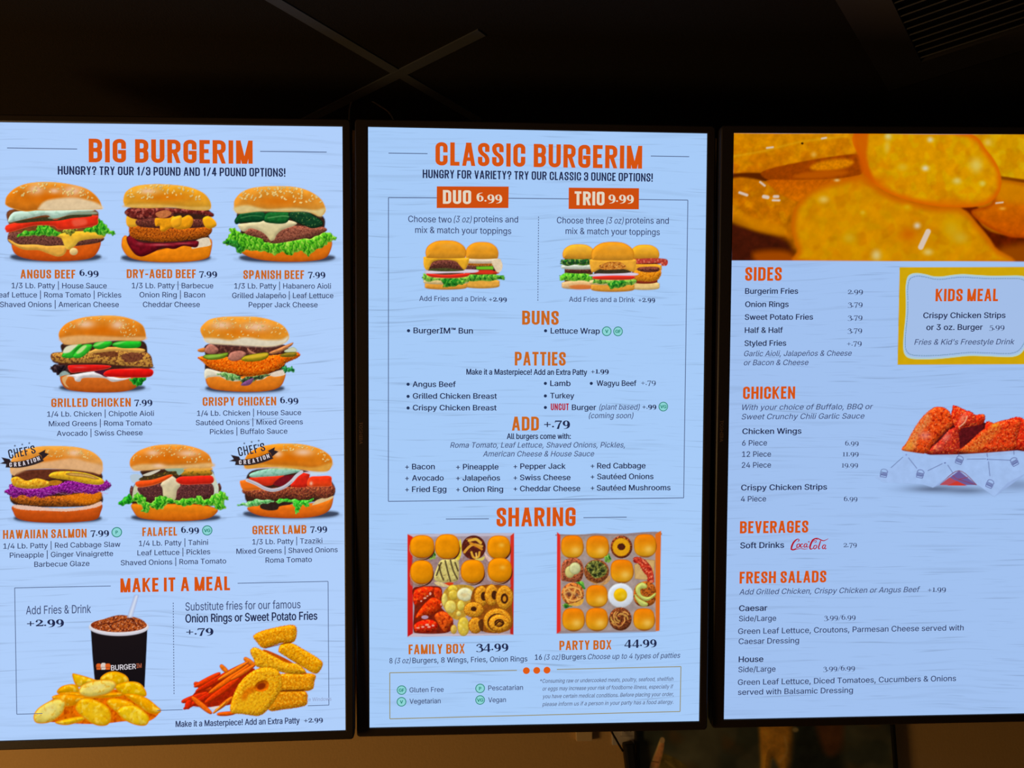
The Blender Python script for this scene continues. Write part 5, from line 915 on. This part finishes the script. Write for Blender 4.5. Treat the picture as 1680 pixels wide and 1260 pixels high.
def plain_mesh(o, dg, fat=0.0):
    """flat faces of set type, filled where its outlines wind round a point; fat thickens it by overprinting shifted copies"""
    me = bpy.data.meshes.new_from_object(o.evaluated_get(dg)); P = np.array([v.co[:2] for v in me.vertices]); nb = {}
    for e in me.edges:
        a, b = e.vertices; nb.setdefault(a, []).append(b); nb.setdefault(b, []).append(a)
    bpy.data.meshes.remove(me); E, seen = [], set()
    for s in sorted(nb):
        if s in seen: continue
        L, p, c = [], None, s
        while c not in seen:
            seen.add(c); L.append(c); n = [q for q in nb[c] if q != p]; p, c = c, (n[0] if n else s)
        if len(L) > 2:
            if L[1] != L[0]+1: L = L[:1]+L[:0:-1]        # as drawn: the vertices of an outline are numbered along it
            E += [(L[i-1], L[i]) for i in range(len(L))]
    vo, _, fo, *_r = delaunay_2d_cdt([Vector(q) for q in P], E, [], 0, 1e-6)
    V = np.array([tuple(q) for q in vo]); T = np.array([tuple(f) for f in fo if len(f) == 3]); c = V[T].mean(1)
    A, B = P[[e[0] for e in E]], P[[e[1] for e in E]]; wn = np.zeros(len(c), int)
    for k in range(len(E)):
        (ax, ay), (bx, by) = A[k], B[k]
        if ay == by: continue
        m = ((ay > c[:, 1]) != (by > c[:, 1])); m &= c[:, 0] < (bx-ax)*(c[:, 1]-ay)/(by-ay)+ax; wn[m] += 1 if by > ay else -1
    Fc = [tuple(int(i) for i in t) for t in T[wn != 0]]
    if fat:
        n = len(V); S = [(-fat, 0), (fat, 0), (0, -fat*.5), (0, fat*.5)]; V = np.concatenate([V+np.array(q) for q in S]); Fc = [tuple(i+n*k for i in f) for k in range(4) for f in Fc]
    return V, Fc
def place(k, V, Fc, x0, x1, yb, h, unit, col, name, z=.0014, rot=0, label=None):
    """fit lettering (V in type units, `unit` = its height that should become h photo pixels) between x0 and x1 on baseline yb"""
    d = D[k]; xm = (x0+x1)/2; base = d.uv(xm, yb); mx = (d.uv(x1, yb)-d.uv(x0, yb))[0]; my = (d.uv(xm, yb-h)-base)[1]
    lo, hi = V[:, 0].min(), V[:, 0].max()
    X = (V[:, 0]-lo)/(hi-lo)-.5; Y = V[:, 1]/unit*my
    if rot:
        a = math.radians(rot); X = X*mx/math.cos(a); X, Y = X*math.cos(a)-Y*math.sin(a), X*math.sin(a)+Y*math.cos(a)
    else: X = X*mx
    o = obj(name, np.stack([base[0]+X, base[1]+Y, np.full(len(X), z)], 1), Fc, glow(col), d.screen)
    if label: o['label'] = label
    return o
OR, OR2, NAVY, TXT, DIM, CREAM = (212, 84, 18), (200, 104, 32), (34, 42, 78), (50, 60, 98), (64, 76, 116), (226, 214, 194)
# rows: screen, style, words, left x, right x, baseline y, cap height, colour   (photo pixels)
# styles: O condensed capitals, o lighter condensed capitals, q condensed small print, Q the same bold, h plain, H bold, i italic, n / N serif figures
ROWS = [
('L','O','BIG BURGERIM',147,416,267.9,38.5,OR),('L','o','HUNGRY? TRY OUR 1/3 POUND AND 1/4 POUND OPTIONS!',97,470,288.5,14,NAVY),
('L','O','ANGUS BEEF',34.3,124.4,457.2,14.5,OR2),('L','N','6.99',131,162.4,453,8.6,NAVY),('L','h','1/3 Lb. Patty | House Sauce',20,176,473,8.7,TXT),('L','h','Leaf Lettuce | Roma Tomato | Pickles',-7,200,488.2,8.7,TXT),('L','h','Shaved Onions | American Cheese',1,196,503.9,8.7,TXT),
('L','O','DRY-AGED BEEF',208.5,322,456.6,14.5,OR2),('L','N','7.99',327,356.7,454,8.6,NAVY),('L','h','1/3 Lb. Patty | Barbecue',217,350.5,473,8.7,TXT),('L','h','Onion Ring | Bacon',229.5,337,488,8.7,TXT),('L','h','Cheddar Cheese',235,328.5,503.9,8.7,TXT),
('L','O','SPANISH BEEF',399.7,499.5,458,14.5,OR2),('L','N','7.99',505.5,534,455,8.6,NAVY),('L','h','1/3 Lb. Patty | Habanero Aioli',385,543.5,473.6,8.7,TXT),('L','h','Grilled Jalapeño | Leaf Lettuce',381.5,547.5,489.2,8.7,TXT),('L','h','Pepper Jack Cheese',408.5,521.5,504.3,8.7,TXT),
('L','O','GRILLED CHICKEN',84.9,215.4,667.5,14.2,OR2),('L','N','7.99',220.8,250.5,664.5,8.6,NAVY),('L','h','1/4 Lb. Chicken | Chipotle Aioli',78.3,253.5,682.9,8.4,TXT),('L','h','Mixed Greens | Roma Tomato',81,250,698.6,8.4,TXT),('L','h','Avocado | Swiss Cheese',94,234.7,714.5,8.4,TXT),
('L','O','CRISPY CHICKEN',333,453.7,665.5,14.2,OR2),('L','N','6.99',459.8,489.8,661.6,8.6,NAVY),('L','h','1/4 Lb. Chicken | House Sauce',324,494.7,681.5,8.4,TXT),('L','h','Sautéed Onions | Mixed Greens',322,497.5,696.8,8.4,TXT),('L','h','Pickles | Buffalo Sauce',345,472,711.8,8.4,TXT),
('L','O','HAWAIIAN SALMON',5.8,143,882.8,14.4,OR2),('L','N','7.99',149,179.5,878.5,8.6,NAVY),('L','h','1/4 Lb. Patty | Red Cabbage Slaw',6.5,198.5,898.4,8.5,TXT),('L','h','Pineapple | Ginger Vinaigrette',17,186.5,913.5,8.5,TXT),('L','h','Barbecue Glaze',57,147.5,929,8.5,TXT),
('L','O','FALAFEL',234,291,879,14.2,OR2),('L','N','6.99',297.5,327,874,8.6,NAVY),('L','h','1/4 Lb. Patty | Tahini',228.5,342,894.5,8.5,TXT),('L','h','Leaf Lettuce | Pickles',226,345.5,910,8.5,TXT),('L','h','Shaved Onions | Roma Tomato',199,371.8,925.7,8.5,TXT),
('L','O','GREEK LAMB',414.5,503,875.9,14.2,OR2),('L','N','7.99',509,537,872,8.6,NAVY),('L','h','1/3 Lb. Patty | Tzaziki',414.5,529.3,892,8.5,TXT),('L','h','Mixed Greens | Shaved Onions',388.5,554.5,907,8.5,TXT),('L','h','Roma Tomato',436,512,922.3,8.5,TXT),
('L','O','MAKE IT A MEAL',198.4,378.2,969.9,23,OR),('L','q','Add Fries & Drink',43.5,150,1006.4,13.5,DIM),('L','N','+2.99',45,105.5,1026.6,10.4,NAVY),
('L','q','Substitute fries for our famous',305,493.7,999.5,13.3,DIM),('L','Q','Onion Rings or Sweet Potato Fries',305,521.5,1018.6,13.3,NAVY),('L','N','+.79',306,350.5,1040.5,10,NAVY),('L','Q','Make it a Masterpiece! Add an Extra Patty',289,492.5,1189.2,9.8,TXT),('L','N','+2.99',499,530,1184.6,7,TXT),('L','h','e Windows',506.5,544,1149.5,6,(150,166,204)),
('C','O','CLASSIC BURGERIM',715.6,1054.5,274.5,38,OR),('C','o','HUNGRY FOR VARIETY? TRY OUR CLASSIC 3 OUNCE OPTIONS!',695,1072,295.4,13.8,NAVY),
('C','O','DUO',726.7,773,334.8,22.5,CREAM),('C','N','6.99',781.8,823.8,331,11.6,CREAM),('C','O','TRIO',942.5,991.5,337,22.5,CREAM),('C','N','9.99',998,1039.5,331.5,11.6,CREAM),
('C','h','Choose two',669.8,741,364.8,10.2,DIM),('C','i','(3 oz)',744.5,774,364.8,10.2,DIM),('C','h','proteins and',777.5,850,364.8,10.2,DIM),('C','h','mix & match your toppings',681.5,839,383.2,10.2,DIM),('C','h','Add Fries and a Drink',688,798.5,494.2,8.2,DIM),('C','N','+2.99',802,831.5,494.6,6.6,TXT),
('C','h','Choose three',913.5,990.5,366.9,10.2,DIM),('C','i','(3 oz)',994.5,1023,366.9,10.2,DIM),('C','h','proteins and',1026,1097,367,10.2,DIM),('C','h','mix & match your toppings',928,1082.5,385,10.2,DIM),('C','h','Add Fries and a Drink',933.5,1041.5,495.4,8.2,DIM),('C','N','+2.99',1047,1074.5,495.6,6.6,TXT),
('C','O','BUNS',856.5,916.5,532.9,23,OR2),('C','H','BurgerIM™ Bun',678.5,776,547,9.2,NAVY),('C','H','Lettuce Wrap',903.3,984,547.4,9.2,NAVY),
('C','O','PATTIES',844.5,928,599.8,22.5,OR2),('C','Q','Make it a Masterpiece! Add an Extra Patty',765.5,963.5,614.8,9.2,NAVY),('C','N','+1.99',969.5,998.5,612.8,6.8,NAVY),
('C','H','Angus Beef',677,748,634.7,8.9,NAVY),('C','H','Grilled Chicken Breast',677.5,815.5,654,8.9,NAVY),('C','H','Crispy Chicken Breast',677.5,815,673.2,8.9,NAVY),('C','H','Lamb',902.5,936,633.2,8.9,NAVY),('C','H','Wagyu Beef',978.5,1044,633,8.9,NAVY),('C','n','+.79',1051.5,1075.5,631.5,7,TXT),('C','H','Turkey',902.5,942,653.5,8.9,NAVY),
('C','O','UNCUT',903.5,933,673,11.2,(178,24,48)),('C','H','Burger',938,978,672.6,8.9,NAVY),('C','i','(plant based)',983,1049.5,672,9,DIM),('C','N','+.99',1053.5,1076.5,670.6,6.6,NAVY),('C','i','(coming soon)',966,1039,686,9,DIM),
('C','O','ADD',839.7,884,706.4,23,OR2),('C','N','+.79',892.5,935,701,11,NAVY),('C','Q','All burgers come with:',831.5,936.5,720,9,NAVY),('C','i','Roma Tomato, Leaf Lettuce, Shaved Onions, Pickles,',739.5,1026,734.2,8.9,DIM),('C','i','American Cheese & House Sauce',792.5,975,748.7,8.9,DIM),
]
for x0, rows in ((664.8, (('Bacon',676,713.5,769.7),('Avocado',676,728,788.3),('Fried Egg',676,732.5,806.8))), (748.3, (('Pineapple',759.5,818,770),('Jalapeños',759,820.5,788.3),('Onion Ring',759.5,825.5,806.8))), (842.3, (('Pepper Jack',853.5,928,769),('Swiss Cheese',853,936,787.5),('Cheddar Cheese',853,952,805.6))), (968.8, (('Red Cabbage',979.5,1059,768.2),('Sautéed Onions',979.5,1072,785.9),('Sautéed Mushrooms',979,1100,804.3)))):
    for t, a, b, y in rows: ROWS += [('C','h','+',x0,x0+6.2,y,8.9,NAVY), ('C','H',t,a,b,y,8.9,NAVY)]
ROWS += [
('C','O','SHARING',814.7,944.3,863.3,31,OR),('C','O','FAMILY BOX',670.5,762.5,1072.4,16,OR2),('C','N','34.99',781,834,1066.3,10.6,NAVY),('C','h','8',639,644,1087.8,8.6,TXT),('C','i','(3 oz)',648,674,1087.5,8.6,DIM),('C','h','Burgers, 8 Wings, Fries, Onion Rings',677,865.5,1086,8.6,TXT),
('C','O','PARTY BOX',917.6,1003,1065.7,15.5,OR2),('C','N','44.99',1024,1077,1059.6,10.6,NAVY),('C','H','16',877.5,889,1082,8.6,TXT),('C','i','(3 oz)',893,919,1081.7,8.6,DIM),('C','h','Burgers',921.5,961,1081.4,8.6,TXT),('C','i','Choose up to 4 types of patties',964.5,1116,1080,8.6,DIM),
('C','h','Gluten Free',672,728,1135,8,DIM),('C','h','Vegetarian',672,723,1153.6,8,DIM),('C','h','Pescatarian',801,858,1131.7,8,DIM),('C','h','Vegan',801,830,1151.5,8,DIM),
('C','i','*Consuming raw or undercooked meats, poultry, seafood, shellfish',886.5,1105,1118.2,6.4,(84,92,122)),('C','i','or eggs may increase your risk of foodborne illness, especially if',890.5,1105,1130.7,6.4,(84,92,122)),('C','i','you have certain medical conditions. Before placing your order,',890.5,1105.5,1143.2,6.4,(84,92,122)),('C','i','please inform us if a person in your party has a food allergy.',890,1105,1156,6.4,(84,92,122)),
('R','O','SIDES',1222,1282,460.8,22.5,OR),('R','H','Burgerim Fries',1222,1309,482,9,NAVY),('R','n','2.99',1390.5,1415,482.4,6.9,TXT),('R','H','Onion Rings',1222,1293.5,503.6,9,NAVY),('R','n','3.79',1390.5,1414.5,503.2,6.9,TXT),('R','H','Sweet Potato Fries',1221.5,1333.5,524.5,9,NAVY),('R','n','3.79',1390.3,1414.2,524.6,6.9,TXT),('R','H','Half & Half',1221.5,1284,546,9,NAVY),('R','n','3.79',1390,1413.7,545.8,6.9,TXT),('R','H','Styled Fries',1221,1289.5,567.3,9,NAVY),('R','n','+.79',1389,1413,567,6.9,TXT),
('R','i','Garlic Aioli, Jalapeños & Cheese',1220.5,1397,584,8.9,DIM),('R','i','or Bacon & Cheese',1220,1326,599,8.9,DIM),
('R','O','KIDS MEAL',1534,1636.5,494.3,20.5,OR),('R','H','Crispy Chicken Strips',1514,1649,521.8,9.2,NAVY),('R','H','or 3 oz. Burger',1519,1611.5,541.3,9.2,NAVY),('R','n','5.99',1622,1647,540.8,6.9,TXT),('R','i',"Fries & Kid's Freestyle Drink",1499.5,1664,565.2,9,DIM),
('R','O','CHICKEN',1218.5,1304,654.5,20.5,OR),('R','i','With your choice of Buffalo, BBQ or',1217.5,1432,671.8,8.9,DIM),('R','i','Sweet Crunchy Chili Garlic Sauce',1216.5,1418,687.2,8.9,DIM),('R','H','Chicken Wings',1217.5,1314.5,711.6,9,NAVY),
('R','h','6 Piece',1217,1258,730.8,8.9,TXT),('R','n','6.99',1386,1408,730.8,6.6,TXT),('R','h','12 Piece',1217,1264.5,749.2,8.9,TXT),('R','n','11.99',1382,1408,748.4,6.6,TXT),('R','h','24 Piece',1216.5,1264.5,767,8.9,TXT),('R','n','19.99',1380.5,1407,766.6,6.6,TXT),('R','H','Crispy Chicken Strips',1215.5,1356.5,803.6,9.1,NAVY),('R','h','4 Piece',1215,1256.5,822.5,8.9,TXT),('R','n','6.99',1384,1406,822,6.6,TXT),
('R','O','BEVERAGES',1213.5,1325.5,874.3,20,OR),('R','H','Soft Drinks',1214,1286,898.8,9.5,NAVY),('R','n','2.79',1383.5,1405,897.2,6.6,TXT),('R','O','FRESH SALADS',1213,1355,956.2,19.5,OR),('R','i','Add Grilled Chicken, Crispy Chicken or Angus Beef',1213,1509.5,973,8.9,DIM),('R','n','+1.99',1521.5,1551,970.6,7,TXT),
('R','H','Caesar',1212,1258.5,1001.8,9.2,NAVY),('R','h','Side/Large',1212,1273,1018.5,8.9,TXT),('R','n','3.99/6.99',1351.5,1403,1016.5,6.9,TXT),('R','h','Green Leaf Lettuce, Croutons, Parmesan Cheese served with',1211.5,1581,1036.7,9,TXT),('R','h','Caesar Dressing',1211.5,1310.5,1055.4,9,TXT),
('R','H','House',1211.5,1252,1085.5,9.2,NAVY),('R','h','Side/Large',1211,1272,1101.8,8.9,TXT),('R','n','3.99/6.99',1350,1402,1100,6.9,TXT),('R','h','Green Leaf Lettuce, Diced Tomatoes, Cucumbers & Onions',1211,1568.5,1120,9,TXT),('R','h','served with Balsamic Dressing',1210.5,1399,1137.8,9,TXT),
]
STY = {'q': (.006, 0, 'menu_line'), 'Q': (.022, 0, 'menu_line'), 'h': (.009, 0, 'menu_line'), 'H': (.017, 0, 'menu_line'), 'i': (.006, .22, 'menu_note')}
TYPED = []
hobj = type_object('H')
for r in ROWS:
    if r[1] in STY: TYPED.append((r, type_object(r[2], STY[r[1]][1])))
marks = [('L','P',192,873,8.3),('L','VG',340.3,870,8.2),('C','V',995.2,543.5,8),('C','GF',1013.8,543.7,8),('C','VG',1088,667,8),('C','GF',659,1131.8,8),('C','V',658.8,1151,8),('C','P',787.7,1129,8),('C','VG',787.7,1148,8)]
mk = [(q, type_object(q[1])) for q in marks]
extra = [type_object('BURGER'), type_object('IM'), type_object('TOSHIBA')]
bpy.context.view_layer.update(); dg = bpy.context.evaluated_depsgraph_get()
CAPH = plain_mesh(hobj, dg)[0][:, 1].max()
for r, o in TYPED:
    V, Fc = plain_mesh(o, dg, STY[r[1]][0]); place(r[0], V, Fc, r[3], r[4], r[5], r[6], CAPH, r[7], STY[r[1]][2])
for r in ROWS:
    if r[1] == 'O': V, Fc = caps_mesh(r[2]); place(r[0], V, Fc, r[3], r[4], r[5], r[6], 1, r[7], 'menu_heading')
    elif r[1] == 'o': V, Fc = caps_mesh(r[2], .15, .09); place(r[0], V, Fc, r[3], r[4], r[5], r[6], 1, r[7], 'menu_heading')
    elif r[1] in 'nN': V, Fc = num_mesh(r[2], 1.3 if r[1] == 'N' else .95); place(r[0], V, Fc, r[3], r[4], r[5], r[6], 1, r[7], 'price_figure')
for (k, t, x, y, r), o in mk:
    disc(k, x, y, r, (140, 212, 214), 'diet_mark', .0011, ring=(30, 128, 110))
    V, Fc = plain_mesh(o, dg, .03); hw = {'P': 1.9, 'V': 2.6, 'VG': 5.2, 'GF': 4.6}[t]; place(k, V, Fc, x-hw, x+hw, y+2.6, 5.2, CAPH, (24, 130, 112), 'diet_letter', .0015)
# the cup's wordmark
V, Fc = plain_mesh(extra[0], dg, .018); place('L', V, Fc, 182.8, 223.8, 1098.2, 8.4, CAPH, (214, 208, 216), 'cup_lettering', .0015, rot=2.2)
V, Fc = plain_mesh(extra[1], dg, .018); place('L', V, Fc, 224.5, 233, 1095.2, 7.2, CAPH, (170, 92, 66), 'cup_lettering', .0015, rot=2.2)
# badge: bent words on and over the ribbon
for ox, oy in ((0, 710), (370+34/5.478, 710-22/5.478)):
    S_ = 5.479
    for ch, x, y, a, h in (('C', 110, 231, 12, 84), ('H', 159, 221, 11, 82), ('E', 207, 211, 12, 79), ('F', 250, 202, 13, 77), ("'", 278, 196, 14, 75), ('S', 311, 186, 15, 74)):
        V, Fc = caps_mesh(ch, .14); hw = {"'": 4, 'E': 15, 'F': 15}.get(ch, 19); place('L', V, Fc, ox+(x-hw)/S_, ox+(x+hw)/S_, oy+y/S_, h/S_, 1, (44, 46, 62), 'badge_letter', .0018, rot=a)
    for ch, x, y, a in (('C', 102, 305, 3), ('R', 144, 303, 5), ('E', 184, 299, 8), ('A', 224, 292, 11), ('T', 262, 281, 14), ('I', 292, 272, 15), ('O', 322, 262, 17), ('N', 356, 249, 19)):
        V, Fc = caps_mesh(ch, .17); hw = 4.5 if ch == 'I' else 11.5; place('L', V, Fc, ox+(x-hw)/S_, ox+(x+hw)/S_, oy+y/S_, 38/S_, 1, (214, 206, 214), 'badge_letter', .0018, rot=a)
# red script drink mark beside "Soft Drinks" (drawn with strokes; crop frame 1180, 830, x6)
SC = [([(775, 322), (752, 334), (728, 360), (712, 395), (708, 420), (722, 428), (750, 418), (768, 400)], [5, 12, 15, 16, 14, 9, 6, 4]), ([(775, 322), (783, 335), (770, 352)], [5, 9, 4]),
 ([(784, 372), (766, 378), (760, 398), (770, 408), (786, 396), (790, 376), (782, 372)], [7, 9, 9, 7, 9, 8, 6]), ([(822, 374), (806, 374), (797, 392), (804, 406), (824, 396)], [8, 8, 10, 8, 4]), ([(860, 372), (842, 372), (832, 392), (838, 406), (852, 396), (864, 372)], [8, 8, 10, 8, 6, 6]), ([(864, 372), (856, 398), (866, 404), (876, 394)], [8, 9, 7, 3]), ([(872, 352), (886, 350)], [9, 9]),
 ([(968, 330), (940, 322), (912, 346), (894, 386), (890, 412), (902, 424), (930, 408)], [5, 10, 15, 16, 14, 9, 4]), ([(925, 352), (935, 340), (952, 342), (948, 356), (934, 358)], [4, 6, 6, 6, 3]), ([(905, 336), (935, 320), (965, 318), (1000, 334), (1030, 340), (1072, 320)], [3, 7, 9, 10, 8, 3]),
 ([(952, 386), (934, 390), (926, 410), (936, 422), (952, 410), (958, 390), (950, 386)], [7, 9, 9, 7, 9, 8, 6]), ([(996, 340), (984, 376), (974, 408), (980, 422), (992, 412)], [9, 11, 11, 8, 3]), ([(1040, 380), (1022, 386), (1012, 406), (1020, 420), (1034, 408), (1046, 382)], [7, 9, 10, 8, 6, 6]), ([(1046, 382), (1036, 412), (1044, 422), (1054, 412)], [8, 9, 7, 3]),
 ([(700, 424), (722, 432), (760, 424), (800, 418), (836, 424), (868, 420)], [8, 9, 6, 5, 6, 3])]
V, Fc = [], []
for P, Wd in SC:
    Q = catmull(P, 5, False) if len(P) > 2 else np.array(P, float); Wq = np.interp(np.linspace(0, 1, len(Q)), np.linspace(0, 1, len(Wd)), Wd)*1.1
    ribbon(Q, list(Wq), V, Fc, False)
V = np.array([D['R'].uv(1180+x/6, 830+y/6) for x, y in V]); obj('script_mark', np.c_[V, np.full(len(V), .0014)], Fc, glow((176, 22, 44)), D['R'].screen)
# maker's lettering printed on the left rail of each bezel
V0, F0 = plain_mesh(extra[2], dg, .015); V0 = V0/CAPH
for k, y0, y1 in (('L', 700, 736), ('C', 692, 728), ('R', 689, 724)):
    d = D[k]; L_ = .0445; s_ = L_/(V0[:, 0].max()-V0[:, 0].min()); xo = -SW/2-.0185; yo = d.uv(590 if k == 'C' else 1182 if k == 'R' else 100, y0)[1]
    obj('maker_lettering', np.c_[xo+V0[:, 1]*.0066, yo-(V0[:, 0]-V0[:, 0].min())*s_, np.full(len(V0), .0046)], F0, M_logo, d.root)
for o in [hobj]+[o for _, o in TYPED]+[o for _, o in mk]+extra:
    c = o.data; bpy.data.objects.remove(o); bpy.data.curves.remove(c)

# ---------------------------------------------------------------- on the wall and above the screens
M_plate = mat('ivory_plate_plastic', (205, 178, 132), .5, .4); M_white = mat('pale_outlet_plastic', (186, 176, 164), .4, .4); M_black = mat('black_cable_plastic', (18, 17, 17), .5, .35)
a = on_wall(944, 1200, WALL_Y); b = on_wall(970.5, 1213, WALL_Y)
o = tag(empty('junction_box', (a.x, WALL_Y, b.z)), 'small tan box on the wall just under the middle screen', 'wall box')
mi = Matrix.Translation((-a.x, -WALL_Y, -b.z))
def wbox(name, lo, hi, m, par, bev=.0015): q = box(name, lo, hi, m, None, bev); q.parent = par; q.matrix_parent_inverse = par.matrix_basis.inverted(); return q
wbox('cover', (a.x, WALL_Y-.014, b.z), (b.x, WALL_Y, b.z+.11), M_plate, o); wbox('knockout', (a.x+.012, WALL_Y-.0155, b.z+.05), (a.x+.024, WALL_Y-.013, b.z+.062), M_wall, o, .0005)
a = on_wall(1003, 1200, WALL_Y); b = on_wall(1037, 1221, WALL_Y)
o = tag(empty('power_outlet', ((a.x+b.x)/2, WALL_Y, b.z)), 'pale power outlet plate beside the framed print, half behind the middle screen', 'power outlet')
wbox('cover_plate', (a.x, WALL_Y-.006, b.z), (a.x+.07, WALL_Y, b.z+.115), M_white, o, .002)
for zc in (b.z+.033, b.z+.082):
    wbox('socket', (a.x+.018, WALL_Y-.0085, zc-.014), (a.x+.052, WALL_Y-.005, zc+.014), M_white, o, .003)
    for dx in (-.007, .007): wbox('slot', (a.x+.035+dx-.0012, WALL_Y-.0088, zc-.004), (a.x+.035+dx+.0012, WALL_Y-.008, zc+.005), M_dark, o, 0)
c = on_wall(1031, 1219, WALL_Y-.03)
o = tag(empty('power_adapter', (c.x, WALL_Y, c.z)), 'black power adapter hanging at the left edge of the framed print', 'power adapter')
bm = bmesh.new(); bm_box(bm, (-.0125, -.042, -.105), (.0125, -.012, .0), .006, Matrix.Translation((c.x, WALL_Y, c.z)) @ Matrix.Rotation(math.radians(-6), 4, 'Y'))
q = from_bm('body', bm, M_black, o); q.matrix_parent_inverse = o.matrix_basis.inverted()
for p_, q_ in (((1001, 1192), (1019, 1231)),):
    A, B = on_wall(*p_, WALL_Y-.03), on_wall(*q_, WALL_Y-.03)
    q = tube('cable', [A+Vector((-.006, 0, .12)), A+Vector((-.003, 0, .05)), A, (A+B)/2+Vector((.002, 0, -.004)), B+Vector((.004, 0, -.002))], .0022, M_black, o); q.matrix_parent_inverse = o.matrix_basis.inverted()
# framed print
a = on_wall(1042.5, 1200, WALL_Y-.02); b = on_wall(1468, 1200, WALL_Y-.02); Z0, Z1 = .70, 1.36
fr = tag(empty('framed_print', ((a.x+b.x)/2, WALL_Y, Z0)), 'dark still life print in a thin black frame on the wall below the right screen', 'framed print')
M_frame = mat('black_frame_wood', (14, 12, 11), .5, .35)
T = .0075
for lo, hi in (((a.x, Z0), (a.x+T, Z1)), ((b.x-T, Z0), (b.x, Z1)), ((a.x+T, Z0), (b.x-T, Z0+T)), ((a.x+T, Z1-T), (b.x-T, Z1))): wbox('frame_rail', (lo[0], WALL_Y-.024, lo[1]), (hi[0], WALL_Y, hi[1]), M_frame, fr, .001)
m = bpy.data.materials.new('print_ink'); m.use_nodes = True; nt = m.node_tree; v = nt.nodes.new('ShaderNodeVertexColor'); v.layer_name = 'picture'; bs = nt.nodes['Principled BSDF']; bs.inputs['Roughness'].default_value = .6; bs.inputs['Specular IOR Level'].default_value = .2; nt.links.new(v.outputs['Color'], bs.inputs['Base Color'])
p = Pic('print', None, (1049, 1150, 1463, 1560), (1049, 1150, 1.0), step=1.0, seed=700)
p.s([(-60, -60), (480, -60), (480, 560), (-60, 560)], (92, 96, 82), sm=0, n=(.35, 60), cr=[((124, 92, 52), 70, .58, .5), ((58, 72, 66), 60, .55, .5)])
p.s([(200, -60), (250, -60), (252, 70), (244, 130), (236, 150), (226, 110), (214, 96), (206, 160), (198, 250), (180, 300), (196, 120)], (226, 166, 60), soft=5, n=(.25, 18), b=(.4, 20)); p.ln([(238, 60), (240, 84), (228, 100)], 4, (240, 196, 110), soft=3, al=.7)
p.s([(206, 300), (230, 160), (252, 60), (262, -40), (284, -40), (330, 90), (320, 330)], (44, 52, 48), soft=12, n=(.3, 20)); p.s([(282, -40), (330, -40), (332, 70), (300, 84)], (112, 76, 48), soft=8, n=(.2, 20)); p.el(256, 48, 5, 4, (170, 160, 120), soft=2)
p.s([(32, 96), (52, 88), (80, 110), (110, 160), (80, 220), (30, 210)], (120, 108, 54), soft=3, n=(.3, 12)); p.ln([(44, 96), (70, 118), (96, 150)], 3, (170, 150, 84), al=.7, soft=2)
p.s([(4, 170), (18, 108), (30, 76), (37, 60), (43, 62), (40, 84), (28, 124), (14, 180)], (250, 180, 120), soft=1.2, n=(.2, 10), b=(.4, 5)); p.el(40, 62, 4, 5, (214, 186, 140), soft=1); p.ln([(22, 96), (33, 98)], 1.6, (120, 60, 36), al=.6)
p.el(90, 330, 70, 60, (150, 80, 40), n=(.2, 16), b=(.4, 30), soft=3); p.el(230, 380, 90, 70, (120, 110, 60), n=(.2, 16), b=(.4, 30), soft=3)
X0, X1 = a.x+T*.6, b.x-T*.6; zz = lambda y: on_wall(1250, y, WALL_Y-.016).z
nx_, ny_ = p.nx, p.ny; V = [(X0+(X1-X0)*i/(nx_-1), WALL_Y-.016, Z1-.004-(Z1-Z0-.008)*j/(ny_-1)) for j in range(ny_) for i in range(nx_)]
# rows are spaced so that the painted motifs sit at their own height on the sheet
yy = np.linspace(1150, 1560, ny_)
V = [(X0+(X1-X0)*i/(nx_-1), WALL_Y-.016, min(max(zz(yy[j]), Z0+.003), Z1-.003) if 0 < j < ny_-1 else (Z1-.003 if j == 0 else Z0+.003)) for j in range(ny_) for i in range(nx_)]
Fc = [(j*nx_+i, (j+1)*nx_+i, (j+1)*nx_+i+1, j*nx_+i+1) for j in range(ny_-1) for i in range(nx_-1)]
q = obj('print_sheet', V, Fc, m); q.parent = fr; q.matrix_parent_inverse = fr.matrix_basis.inverted()
ca = q.data.color_attributes.new('picture', 'FLOAT_COLOR', 'POINT'); cc = np.clip(p.rgb.reshape(-1, 3), 0, 1); cc = np.where(cc <= .04045, cc/12.92, ((cc+.055)/1.055)**2.4); ca.data.foreach_set('color', np.c_[cc, np.ones(len(cc))].ravel().astype(np.float32))
wbox('backing_board', (a.x+T*.5, WALL_Y-.0145, Z0+T*.5), (b.x-T*.5, WALL_Y-.001, Z1-T*.5), M_frame, fr, 0)
# thin cable looping over the gap between the left and middle screens
yb = 1.66; P = [on_wall(x, y, yb) for x, y in ((574, 240), (573, 185), (579, 164), (590, 160), (604, 163), (622, 173), (640, 187), (652, 215), (655, 260))]
M_cord = mat('grey_cable', (120, 112, 104), .5, .3)
q = tag(tube('video_cable', P, .0017, M_cord), 'thin grey cable arching over the gap between left and middle screens', 'cable')
